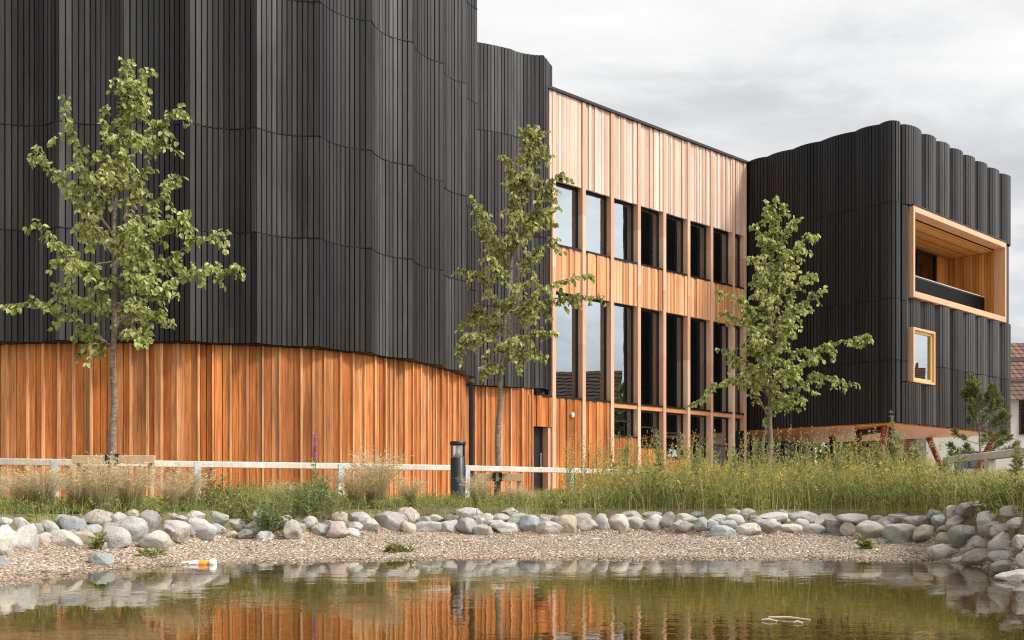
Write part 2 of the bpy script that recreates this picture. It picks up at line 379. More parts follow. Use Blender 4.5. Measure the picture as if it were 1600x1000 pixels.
zone=np.where(RR<shore,0.5-np.clip((shore-RR-0.25)/1.3,0,1)*0.5,0.5)
zone=np.where(RR>bb+0.25,1.0,zone)
a=g.data.attributes.new('zone','FLOAT','POINT'); a.data.foreach_set('value',zone.ravel().astype(np.float32))
tag(g,kind='structure')

wm=MB(); k=96
wm.add([(0,0,0)]+[(11*math.sin(i*2*math.pi/k),11*math.cos(i*2*math.pi/k),0) for i in range(k)],[(0,1+(i+1)%k,1+i) for i in range(k)])
w=wm.build('water',M['water']); tag(w,kind='structure')

pv=MB(); fr_=[(-500,15.6),(300,15.9),(728,17.9),(890,19.4),(1203,21.4),(1450,20),(1700,18),(2200,18)]
a_=[Vector((U(px)*d,d,GZ+0.006)) for px,d in fr_]; b_=[Vector((U(px)*44,44,GZ+0.006)) for px,d in fr_]
for i in range(len(a_)-1): pv.add([a_[i],a_[i+1],b_[i+1],b_[i]],[(0,1,2,3)])
tag(pv.build('bounce_pavement',mat_plain('bounce_paving',(0.50,0.48,0.44),0.85,0,0.15,0.2,3)),kind='structure')  # unseen pale slabs, added to bounce light onto soffit and walls

# ------------------------------------------------------------------ cladding helpers
class Curve:
    """plan curve with arc length; outward normal is to the right of travel reversed so that it faces the camera side"""
    def __init__(s,pts,sub=24,smooth=True):
        P=[Vector((p[0],p[1])) for p in pts]; out=[]
        if smooth:
            Q=[P[0]*2-P[1]]+P+[P[-1]*2-P[-2]]
            for i in range(1,len(Q)-2):
                for j in range(sub):
                    t=j/sub; a,b,c,d=Q[i-1],Q[i],Q[i+1],Q[i+2]
                    out.append(0.5*((2*b)+(c-a)*t+(2*a-5*b+4*c-d)*t*t+(3*b-a-3*c+d)*t*t*t))
            out.append(P[-1])
        else: out=P
        s.P=out; s.L=[0]
        for i in range(1,len(out)): s.L.append(s.L[-1]+(out[i]-out[i-1]).length)
        s.len=s.L[-1]
    def at(s,t):
        L=s.L; lo=int(np.searchsorted(L,t))-1; lo=max(0,min(lo,len(L)-2))
        f=(t-L[lo])/(L[lo+1]-L[lo]); d=(s.P[lo+1]-s.P[lo])
        p=s.P[lo]+d*f; d.normalize()
        # smooth tangent
        a=s.P[max(lo-2,0)]; b=s.P[min(lo+3,len(L)-1)]; d=(b-a).normalized()
        return p,Vector((d.y,-d.x))
    def s_at_px(s,px):
        best=min(range(len(s.P)),key=lambda i:abs(s.P[i].x/s.P[i].y-U(px)) if s.P[i].y>1 else 9); return s.L[best]
def V3(p,z): return Vector((p.x,p.y,z))

def flute(name,parent,cv,s0,s1,depth,tiers,mat,bw=0.1,tv=0.2,gap=0.021,cut=None,power=1.0,tonebase=0.5):
    """one scalloped bay of vertical charred boards; depth<0 hollows it, >0 bulges it"""
    def pt(t):
        f=min(1,max(0,(t-s0)/(s1-s0))); p,n=cv.at(t)
        return p+n*(depth*(max(0,1-(2*f-1)**2))**power)
    mb=MB(); n=max(2,round((s1-s0)/bw)); w=(s1-s0)/n
    ft=random.choice((-0.26,-0.12,0.0,0.12,0.24))
    for i in range(n):
        a=pt(s0+i*w+gap/2); b=pt(s0+(i+1)*w-gap/2); d=(b-a).normalized(); nn=Vector((d.y,-d.x))
        c=s0+(i+0.5)*w
        a2=pt(s0+i*w); b2=pt(s0+(i+1)*w)
        for z0,z1 in tiers:
            iv=[(z0+0.012,z1-0.012)]
            if cut: 
                for (c0,c1,h0,h1) in cut:
                    if c0<c<c1:
                        nv=[]
                        for u,v in iv:
                            if h1<=u or h0>=v: nv.append((u,v)); continue
                            if u<h0: nv.append((u,h0))
                            if v>h1: nv.append((h1,v))
                        iv=nv
            for u,v in iv:
                tone=min(1,max(0.1,tonebase+ft+random.gauss(0,tv)))
                fr=random.choice((0,0,0.006,-0.005))*(tv/0.2)
                mb.slab(a,b,nn,fr,-0.045,u,v,tone)
                mb.add([V3(a2-nn*0.046,u-0.012),V3(b2-nn*0.046,u-0.012),V3(b2-nn*0.046,v+0.012),V3(a2-nn*0.046,v+0.012)],[(0,1,2,3)],0.0)
    o=mb.build(name,mat,parent)
    # flashing beads on the horizontal joints
    for z0,z1 in tiers[:-1]:
        fl=MB()
        for i in range(n):
            c=s0+(i+0.5)*w
            if cut and any(c0<c<c1 and h0-0.05<z1<h1+0.05 for c0,c1,h0,h1 in cut): continue
            a=pt(s0+i*w); b=pt(s0+(i+1)*w); d=(b-a).normalized(); nn=Vector((d.y,-d.x))
            fl.slab(a,b,nn,0.007,-0.02,z1-0.006,z1+0.005,0.5)
        if fl.v: fl.build('flashing',M['metal'],o)
    return o

def larch(mb,cv,s0,s1,z0,z1,off,seq='batten',tone=(0.22,0.74),cut=None):
    s=s0; k=0
    while s<s1-0.02:
        if seq=='batten':
            k+=1
            if k%3==1: w=random.uniform(0.036,0.048); fr=random.uniform(0.045,0.062); t=random.uniform(0.8,1.0); g=0.002
            else: w=random.choice((0.105,0.12,0.13,0.14)); fr=random.choice((0,0,0.012,0.02)); t=random.uniform(*tone) if random.random()>0.12 else 0.82; g=random.choice((0.006,0.014,0.018))
            if k%3==0 and random.random()<0.25: k-=1
        else:
            w=random.choice((0.07,0.09,0.11,0.13)); fr=random.choice((0,0.012,0.028,0.028)); t=random.uniform(*tone); g=random.choice((0.006,0.012))
        e=min(s+w,s1)
        pa,na=cv.at(s+g/2); pb,nb=cv.at(max(s+g/2+0.004,e-g/2)); n=(na+nb).normalized()
        zz=[(z0,z1)]
        if cut:
            c=(s+e)/2
            for c0,c1,h0,h1 in cut:
                if c0<c<c1: zz=[(u,v) for u,v in ((z0,h0),(h1,z1)) if v-u>0.02]
        for u,v in zz: mb.slab(pa,pb,n,off+fr,off-0.045,u,v,t)
        s=e
    # backing
    m=max(1,int((s1-s0)/0.3))
    for i in range(m):
        a,na=cv.at(s0+(s1-s0)*i/m); b,nb=cv.at(s0+(s1-s0)*(i+1)/m)
        zz=[(z0,z1)]
        if cut:
            c=s0+(s1-s0)*(i+0.5)/m
            for c0,c1,h0,h1 in cut:
                if c0<c<c1: zz=[(u,v) for u,v in ((z0,h0),(h1,z1)) if v-u>0.02]
        for u,v in zz: mb.add([V3(a+na*(off-0.046),u),V3(b+nb*(off-0.046),u),V3(b+nb*(off-0.046),v),V3(a+na*(off-0.046),v)],[(0,1,2,3)],0.0)

# ------------------------------------------------------------------ left wing: black fluted drum on an orange base
drum=empty('building_wing',(-6,20,GZ),'tall round black charred timber wing above an orange larch base, beside the left tree','building')
dc=Curve([(-17,23.2),(-14,20.3),(-11.5,18.5),(-8.97,17.85),(-7.2,17.72),(-5.6,17.82),(-3.5,18.5),(-2.02,20.07),(-1.33,21.35),(-0.84,22.85),(-0.86,24.3),(-1.3,25.6)])
sA=dc.s_at_px(498); FW=1.135
tiers=[(3.25,5.23),(5.23,7.09),(7.09,9.54),(9.54,11.7),(11.7,13.2)]
DF=-0.21
k0=-int((sA-0.3)/FW); k1=int((dc.len-sA)/FW)
for k in range(k0,k1):
    s0=sA+k*FW
    flute('cladding_panel',drum,dc,s0,s0+FW,DF,tiers,M['black'],bw=0.0945,tonebase=0.55,tv=0.14)
# bottom closing of the overhang and the roof
ring=[]
for i in range(0,240):
    t=sA+k0*FW+(k1-k0)*FW*i/239; p,n=dc.at(t); f=((t-sA)/FW)%1.0
    ring.append((p+n*(DF*(1-(2*f-1)**2)),n))
sm=MB()
for (p,n),(q,m) in zip(ring[:-1],ring[1:]):
    sm.add([V3(p-n*0.005,3.252),V3(q-m*0.005,3.252),V3(q-m*0.7,3.252),V3(p-n*0.7,3.252)],[(0,1,2,3)])
sm.build('soffit_strip',M['metal'],drum)
ln=MB()
for i in range(0,239):
    t=[sA+k0*FW+(k1-k0)*FW*j/239 for j in (i,i+1)]; (p,n),(q,m)=dc.at(t[0]),dc.at(t[1])
    ln.add([V3(p-n*0.42,3.2),V3(q-m*0.42,3.2),V3(q-m*0.42,13.1),V3(p-n*0.42,13.1)],[(0,1,2,3)])
ln.build('inner_wall',M['interior_dark'],drum)
rm=MB(); rm.add([V3(p-n*0.1,13.15) for p,n in ring]+[Vector((-6,30,13.15)),Vector((-17,30,13.15))],[tuple(range(len(ring)+2))]); rm.build('roof',M['metal'],drum)
wb=MB(); larch(wb,dc,sA+k0*FW,dc.len-1.6,GZ-0.1,3.246,-0.34); wb.build('timber_wall',M['wood'],drum)
# set-back flat part next to the timber frame wing
bc=Curve([(-1.25,24.84),(-0.87,25.0),(-0.02,25.36),(0.80,25.71),(1.05,26.4)],smooth=False)
bs=[0.0,0.41,bc.L[2],bc.L[3]]
t2=[(3.25,5.23),(5.23,7.09),(7.09,9.54),(9.54,11.7)]
flute('cladding_panel',drum,bc,0.0,bc.L[2],0.05,t2,M['black'],bw=0.094)
flute('cladding_panel',drum,bc,bc.L[2],bc.L[3],-0.10,t2,M['black'],bw=0.094)
flute('cladding_panel',drum,bc,bc.L[3],bc.len,0.0,t2,M['black_shaded'],bw=0.094)
cp=MB()
for a,b in zip(bc.P[:-1],bc.P[1:]):
    d=(b-a).normalized(); n=Vector((d.y,-d.x)); cp.slab(a,b,n,-0.13,-0.5,11.66,11.695,0.5)
    cp.slab(a,b,n,-0.16,-0.5,3.255,3.275,0.5)
cp.build('coping',M['metal'],drum)
ln=MB()
for a,b in zip(bc.P[:-1],bc.P[1:]):
    d=(b-a).normalized(); n=Vector((d.y,-d.x)); ln.add([V3(a-n*0.2,3.2),V3(b-n*0.2,3.2),V3(b-n*0.2,11.68),V3(a-n*0.2,11.68)],[(0,1,2,3)])
ln.build('inner_wall',M['interior_dark'],drum)
w2=MB(); larch(w2,bc,0.12,bc.L[3]-0.22,GZ-0.1,3.25,-0.14); w2.build('timber_wall',M['wood'],drum)
dp=MB(); dp.box(-1.02,-0.905,23.9,24.0,GZ-0.05,3.22); dp.build('dark_gap_strip',M['frame'],drum,0.02)  # dark box standing in for the dark gap between the orange walls

# ------------------------------------------------------------------ middle wing: timber frame with tall windows
D1=Vector((0.739,0.674)).normalized(); NR=Vector((D1.y,-D1.x))
O=Vector((0.819,26.0))
mid=empty('building_wing',(5,30,GZ),'timber framed middle wing with rows of tall windows between orange wood piers','building')
def fm(s,n,z):
    p=O+D1*s+NR*n; return Vector((p.x,p.y,z))
mc=Curve([O-D1*2,O+D1*10],smooth=False); MS=2.0
END=8.86
piers=[0.37+1.12*k for k in range(8)]+[8.82]
TOPZ=11.0
PW=0.062
for s in piers:
    mb=MB(); z=GZ-0.1
    for zt in (3.04,4.55,6.45,8.0,TOPZ):     # pier boards butt end to end
        mb.box(s-PW,s+PW,-0.255,0.0,z,zt-0.002,random.uniform(0.2,0.9),fm); z=zt
    mb.build('pier',M['pier'],mid)
for s in piers[:-1]: 
    q=MB(); q.box(s-0.05,s+0.05,-0.75,-0.262,GZ,TOPZ-0.1,random.uniform(0.2,0.9),fm); q.build('interior_fin',M['pier'],mid)
def between(k):
    a=piers[k]+PW if k>=0 else -0.36; b=piers[k+1]-PW
    return a,b
bays=[(-1 if False else k) for k in range(8)]
spans=[(0.02,piers[0]-PW)]+[between(k) for k in range(8)]
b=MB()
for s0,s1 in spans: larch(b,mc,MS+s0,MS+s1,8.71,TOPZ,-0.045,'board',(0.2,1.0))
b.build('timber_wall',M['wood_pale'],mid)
b=MB()
for s0,s1 in spans: larch(b,mc,MS+s0,MS+s1,5.85,7.05,-0.045,'board',(0.2,1.0))
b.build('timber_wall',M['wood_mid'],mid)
b=MB()
tops=[3.10,3.10,2.17,1.90,1.64,0.95,0.95,0.95]
for k in range(8):
    s0,s1=between(k); larch(b,mc,MS+s0,MS+s1,GZ-0.1,tops[k],-0.045,'board',(0.2,0.7))
larch(b,mc,MS-0.36,MS+piers[0]-PW,2.31,3.10,-0.045,'board',(0.2,0.7))
larch(b,mc,MS-0.50,MS-0.36,GZ-0.1,3.10,-0.045,'board',(0.6,0.8))
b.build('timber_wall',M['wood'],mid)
# backing behind the wall bands and floor slabs
bk=MB()
for z0,z1 in ((8.73,TOPZ-0.02),(5.87,7.03)): bk.box(0.05,END,-0.34,-0.085,z0,z1,0.5,fm)
bk.box(-0.3,piers[2],-0.34,-0.085,2.33,3.08,0.5,fm); bk.box(piers[0],piers[2],-0.34,-0.085,GZ,2.33,0.5,fm)
bk.build('wall_core',M['interior_dark'],mid)
it=MB()
for z in (6.3,10.2): it.box(0.05,END-0.02,-7,-0.36,z,z+0.4,0.5,fm)
it.box(0.05,END-0.02,-7,-0.36,2.75,3.05,0.5,fm); it.box(0.05,END-0.02,-7,-0.36,GZ-0.1,GZ+0.02,0.5,fm)
it.box(0.05,END-0.02,-7.2,-7.0,GZ,TOPZ-0.05,0.5,fm); it.box(-0.05,0.04,-7.2,-0.36,GZ,TOPZ-0.05,0.5,fm); it.box(END-0.015,END+0.06,-7.2,-0.36,GZ,TOPZ-0.05,0.5,fm)
for s in (1.5,3.9,6.2,8.2): it.box(s,s+0.25,-3.2,-2.95,GZ,10.2,0.5,fm)
it.build('interior',M['interior'],mid)
em,ent,eo=newmat('lamp_strip'); e_=N(ent,'ShaderNodeEmission'); e_.inputs['Color'].default_value=(1,0.86,0.68,1); e_.inputs['Strength'].default_value=12.0; ent.links.new(e_.outputs[0],eo.inputs['Surface'])
for z in (8.72,5.55,2.55):
    for n in (-1.5,-3.6):
        for s0 in (3.2,6.0):
            q=MB(); q.box(s0,s0+1.9,n-0.05,n+0.05,z,z+0.04,0.5,fm); q.build('ceiling_fill_light',em,mid)  # strips seen on the top floor; lower rows added to brighten dark panes
rf=MB(); rf.box(-0.02,END+0.1,-7.3,0.04,TOPZ+0.003,TOPZ+0.075,0.5,fm); rf.build('coping',M['metal'],mid)
bm_=MB()
for k in range(2,8):
    s0,s1=between(k); bm_.box(s0+0.002,s1-0.002,-0.27,-0.03,2.965,3.105,random.uniform(0.2,0.6),fm)
bm_.build('beam',M['wood_mid'],mid)
def window(parent,fr,s0,s1,z0,z1,n=-0.185,fw=0.032,mid_h=None,mat='frame',glass='glass',sill=True,lab=None):
    mb=MB(); 
    mb.box(s0,s0+fw,n-0.05,n+0.02,z0,z1,0.5,fr); mb.box(s1-fw,s1,n-0.05,n+0.02,z0,z1,0.5,fr)
    mb.box(s0+fw,s1-fw,n-0.05,n+0.02,z0,z0+fw,0.5,fr); mb.box(s0+fw,s1-fw,n-0.05,n+0.02,z1-fw,z1,0.5,fr)
    if mid_h: mb.box(s0+fw,s1-fw,n-0.04,n+0.015,mid_h-0.02,mid_h+0.02,0.5,fr)
    o=mb.build('window',M[mat],parent)
    g=MB(); g.box(s0+fw,s1-fw,n-0.028,n-0.014,z0+fw,z1-fw,0.5,fr); g.build('pane',M[glass],o)
    if sill:
        q=MB(); q.box(s0,s1,n+0.022,-0.005,z0-0.035,z0+0.012,0.5,fr); q.build('sill',M['metal'],o)
    return o
for k in range(8):
    s0,s1=between(k); s0+=0.003; s1-=0.003
    window(mid,fm,s0,s1,7.06,8.70)
    window(mid,fm,s0,s1,3.115,5.84)
    if k>=2: window(mid,fm,s0,s1,tops[k]+0.02,2.955,mid_h=tops[k]+0.02+(2.955-tops[k])*0.55)
window(mid,fm,-0.05,piers[0]-PW-0.003,7.06,8.70); window(mid,fm,-0.05,piers[0]-PW-0.003,3.115,5.84)
dm=MB(); dm.box(-0.34,0.19,-0.30,-0.25,GZ,2.30,0.5,fm); d=dm.build('door',M['frame'],mid)
hm=MB(); hm.tube([fm(0.10,-0.22,1.25),fm(0.10,-0.22,1.65)],0.012); hm.box(0.085,0.115,-0.25,-0.2,1.28,1.31,0.5,fm); hm.box(0.085,0.115,-0.25,-0.2,1.59,1.62,0.5,fm); hm.build('handle',M['galv'],d)
jm=MB(); jm.box(0.195,0.305,-0.30,-0.05,GZ,2.30,0.3,fm); jm.box(-0.36,-0.343,-0.30,-0.05,GZ,2.30,0.3,fm); jm.build('door_reveal',M['pier'],mid)
lm=MB(); lm.box(0.98,1.06,-0.045,0.05,2.66,2.72,0.5,fm); lm.lathe(fm(1.02,0.03,2.6),[(0.025,0),(0.045,0.02),(0.045,0.06)],12); lm.build('wall_light',M['white_plastic'],mid)

# ------------------------------------------------------------------ right wing: black scalloped block on raking legs
K=Vector((10.68,28.5)); D2=Vector((-D1.y,D1.x))
def fk(s,n,z):
    p=K+D1*s+NR*n; return Vector((p.x,p.y,z))
blk=empty('building_wing',(12,32,GZ),'raised black scalloped timber block on raking legs with a balcony, at the right','building')
ZB,ZT=2.60,11.08
Jp=Vector((7.45,32.05))
def hit(px,P,D):
    u=U(px); return (u*P.y-P.x)/(D.x-u*D.y)
Ll=(K-Jp).length
lc=Curve([Jp-(-D2)*(-0.0),K],smooth=False)          # left face, travelling towards the camera
tl=[0.0]+[hit(p,Jp,-D2) for p in (1199,1239,1282,1336)]+[Ll-0.42]
rt=[(ZB,4.36),(4.36,6.08),(6.08,8.8),(8.8,ZT)]
for a,b in zip(tl[:-1],tl[1:]):
    flute('cladding_panel',blk,lc,a,b,0.10,rt,M['black_shaded'],bw=0.095,tonebase=0.45,tv=0.12)
# rounded corner
R=0.42; c0=K+D2*0.42; c1=K+D1*0.45
cpts=[]
for i in range(13):
    t=i/12; q=c0*(1-t)**2+ (K+(NR-D1)*0.16)*2*t*(1-t)+c1*t*t; cpts.append(q)
cc=Curve(cpts,smooth=False)
flute('cladding_panel',blk,cc,0,cc.len,0.06,rt,M['black_shaded'],bw=0.09,tonebase=0.6)
rc=Curve([K,K+D1*9],smooth=False)
tr=[0.45]+[hit(p,K,D1) for p in (1437,1459,1480,1500.6,1519.5,1539,1557.5,1575)]
BAL=(0.78,7.2,6.2,8.8); WIN=(0.78,2.14,3.78,5.34)
for a,b in zip(tr[:-1],tr[1:]):
    flute('cladding_panel',blk,rc,a,b,0.20,[(8.8,ZT)],M['black'],bw=0.095,power=0.55,tonebase=0.62,tv=0.12)
    if a<BAL[0]-0.05: flute('cladding_panel',blk,rc,a,BAL[0],0.12,[(3.78,4.36),(4.36,6.08),(6.08,8.8)],M['black'],bw=0.095,power=0.55,tonebase=0.62,tv=0.12)
    if b>BAL[1]+0.05: flute('cladding_panel',blk,rc,max(a,BAL[1]),b,0.1,[(6.2,8.8)],M['black'],bw=0.095,power=0.55,tonebase=0.62,tv=0.12)
    if a>WIN[1]-0.12: flute('cladding_panel',blk,rc,a,b,0.20,[(ZB,4.36),(4.36,6.2)],M['black'],bw=0.095,power=0.55,tonebase=0.62,tv=0.12)
    else:
        flute('cladding_panel',blk,rc,a,b,0.20,[(ZB,3.78)],M['black'],bw=0.095,power=0.55,tonebase=0.62,tv=0.12)
        flute('cladding_panel',blk,rc,max(a,BAL[0]) if b>BAL[0]+.05 else a,b,0.14,[(5.34,6.2)],M['black'],bw=0.095,power=0.55,tonebase=0.62,tv=0.12)
SE=tr[-1]
# end and rear walls
ec=Curve([K+D1*SE,K+D1*SE-NR*9],smooth=False); flute('cladding_panel',blk,ec,0,9,0.0,rt,M['black_shaded'])
# roof and underside
outl=[]
def samp(cv,a,b,dep,pw,n=10):
    for i in range(n):
        f=i/n; p,nn=cv.at(a+(b-a)*f); outl.append(p+nn*(dep*(1-(2*f-1)**2)**pw-0.03))
for a,b in zip(tl[:-1],tl[1:]): samp(lc,a,b,0.10,1)
samp(cc,0.001,cc.len,0.06,1)
for a,b in zip(tr[:-1],tr[1:]): samp(rc,a,b,0.20,0.55)
outl+= [K+D1*SE,K+D1*SE-NR*9,Jp-NR*5]
r_=MB(); r_.add([V3(p,ZT-0.02) for p in outl],[tuple(range(len(outl)))]); r_.build('roof',M['metal'],blk)
s_=MB(); s_.add([V3(p,ZB+0.012) for p in outl],[tuple(range(len(outl)))[::-1]]); s_.build('underside',M['metal'],blk)
s_=MB(); n=-0.06
while n>-8.9:
    s_.box(0.06,SE-0.08,n-0.115,n,ZB-0.03,ZB+0.008,random.uniform(0.1,0.9),fk); n-=0.12
s_.build('soffit',M['soffit_orange'],blk)
# core so nothing shows through
co=MB(); co.box(0.25,SE-0.1,-8.8,-1.85,ZB+0.05,ZT-0.05,0.5,fk); co.build('core',M['interior_dark'],blk)
# balcony
f_=MB(); t0,t1,z0,z1=BAL; n0,n1=-0.15,0.22
JW=0.10
f_.box(t0,t0+JW,n0,n1,z0,z1,0.6,fk); f_.box(t1-JW,t1,n0,n1,z0,z1,0.6,fk)
f_.box(t0+JW,t1-JW,n0,n1,z1-0.17,z1,0.7,fk); f_.box(t0+JW,t1-JW,n0,n1,z0,z0+0.17,0.5,fk)
bal=f_.build('balcony',M['frame_wood'],blk,0.006)
q=MB(); q.box(t0-0.02,t1+0.02,n0,n1+0.02,z1+0.002,z1+0.03,0.5,fk); q.build('drip_cap',M['metal'],bal)
q=MB(); n=-0.155
while n>-1.75:
    q.box(t0+JW,t1-0.05,n-0.095,n,z1-0.24,z1-0.203,random.uniform(0.0,1),fk); n-=0.1
q.build('balcony_ceiling',M['soffit'],bal)
q=MB(); n=-0.155
while n>-1.7:
    q.box(t1-0.10,t1-0.06,n-0.09,n,z0+0.2,z1-0.25,random.uniform(0.1,0.9),fk); n-=0.098
q.build('balcony_wall',M['soffit'],bal)
q=MB(); n=-0.155
while n>-1.7:
    q.box(t0+0.04,t0+0.09,n-0.09,n,z0+0.2,z1-0.25,random.uniform(0.1,0.9),fk); n-=0.098
q.build('balcony_wall',M['soffit'],bal)
q=MB()
for i in range(8): q.box(6.30+0.098*i,6.30+0.098*i+0.09,-1.72,-1.66,z0+0.2,z1-0.25,random.uniform(0.3,0.9),fk)
q.build('balcony_wall',M['soffit'],bal)
q=MB(); q.box(t0+0.05,t1-0.05,-1.8,-0.155,z0+0.1,z0+0.195,0.5,fk); q.build('balcony_floor',M['interior'],bal)
q=MB()
for i in range(5): q.box(0.95+i*1.3,1.01+i*1.3,-1.72,-1.64,z0+0.2,z1-0.25,0.5,fk)
q.box(0.95,6.28,-1.72,-1.65,z1-0.32,z1-0.25,0.5,fk); q.box(0.95,6.28,-1.72,-1.65,z0+0.2,z0+0.27,0.5,fk); q.build('balcony_door',M['frame'],bal)
q=MB(); q.box(0.95,6.28,-1.70,-1.685,z0+0.2,z1-0.26,0.5,fk); q.build('balcony_pane',M['glass_dark'],bal)
q=MB(); q.box(t0+JW,t1-JW,-0.475,-0.45,z0+0.24,z0+0.27,0.5,fk); q.box(t0+JW,t1-JW,-0.475,-0.45,z0+0.86,z0+0.898,0.5,fk)
s_x=t0+JW+0.03
while s_x<t1-JW-0.03:
    q.box(s_x,s_x+0.012,-0.485,-0.44,z0+0.272,z0+0.858,0.5,fk); s_x+=0.05
q.build('balustrade',M['frame'],bal)
q=MB(); q.box(t0+JW,t1-JW,-0.485,-0.44,z0+0.90,z0+0.918,0.8,fk); q.build('handrail',M['rail'],bal)
# small projecting window
f_=MB(); t0,t1,z0,z1=WIN; n0,n1=-0.15,0.22; fw=0.065
f_.box(t0,t0+fw,n0,n1,z0,z1,0.6,fk); f_.box(t1-fw,t1,n0,n1,z0,z1,0.6,fk); f_.box(t0+fw,t1-fw,n0,n1,z1-fw,z1,0.7,fk); f_.box(t0+fw,t1-fw,n0,n1,z0,z0+fw,0.5,fk)
wn=f_.build('window',M['frame_wood'],blk,0.006)
q=MB(); a,b_,c,d_=t0+fw,t1-fw,z0+fw,z1-fw; e=0.075
q.box(a,a+e,-0.1,0.15,c,d_,0.5,fk); q.box(b_-e,b_,-0.1,0.15,c,d_,0.5,fk); q.box(a+e,b_-e,-0.1,0.15,c,c+e,0.6,fk); q.box(a+e,b_-e,-0.1,0.15,d_-e,d_,0.6,fk); q.build('sash',M['yellow_wood'],wn)
q=MB(); q.box(a+e,b_-e,0.10,0.112,c+e,d_-e,0.5,fk); q.build('pane',M['glass'],wn)
# legs
def leg(p,q_,mat,lab=None,w=0.08):
    mb=MB(); a=Vector(p); b=Vector(q_); d=(b-a).normalized(); x=Vector((D1.x,D1.y,0)); x=(x-d*x.dot(d)).normalized(); y=d.cross(x)
    mb.hexa([a+x*i+y*j for i,j in ((-w,-w),(w,-w),(w,w),(-w,w))]+[b+x*i+y*j for i,j in ((-w,-w),(w,-w),(w,w),(-w,w))],0.5)
    o=mb.build('leg',M[mat],blk,0.01)
    return o
def legpx(px0,d0,px1,d1,mat): 
    return leg((U(px0)*d0,d0,ZB-0.02),(U(px1)*d1,d1,GZ-0.05),mat)
legpx(1384,29.4,1366,29.4,'steel_red'); legpx(1341,31.0,1341,31.0,'steel_dark'); legpx(1392,30.2,1404,32.4,'steel_dark')
legpx(1451,35.5,1494,35.5,'steel_red'); legpx(1556,33.4,1502,33.2,'steel_red'); legpx(1300,35,1310,35,'steel_dark')
q=MB(); a=Vector((U(1341)*31.0,31.0,ZB-0.14)); b=Vector((U(1384)*29.5,29.5,ZB-0.12)); q.tube([a,b],0.09,4); q.build('brace',M['steel_dark'],blk)
# recessed glazed ground floor below the block
gl=MB(); 
def fj(s,n,z): p=Jp+D1*s+NR*n; return Vector((p.x,p.y,z))
for i in range(8): gl.box(0.1+i*1.0,0.18+i*1.0,-2.1,-1.98,GZ,ZB-0.05,0.5,fj)
gl.box(0.0,7.2,-2.1,-1.98,ZB-0.22,ZB-0.05,0.5,fj); gl.box(0.0,7.2,-2.1,-1.98,1.25,1.33,0.5,fj); gl.box(-0.3,0.1,-2.1,0.0,GZ,ZB-0.02,0.5,fj)
go=gl.build('glazed_screen',M['frame'],blk); q=MB(); q.box(0.18,7.1,-2.06,-2.04,GZ,ZB-0.22,0.5,fj); q.build('pane',M['glass_dim'],go)
q=MB(); q.box(0,7.2,-4.6,-4.4,GZ,ZB-0.05,0.5,fj); q.build('room_wall',M['interior'],blk)

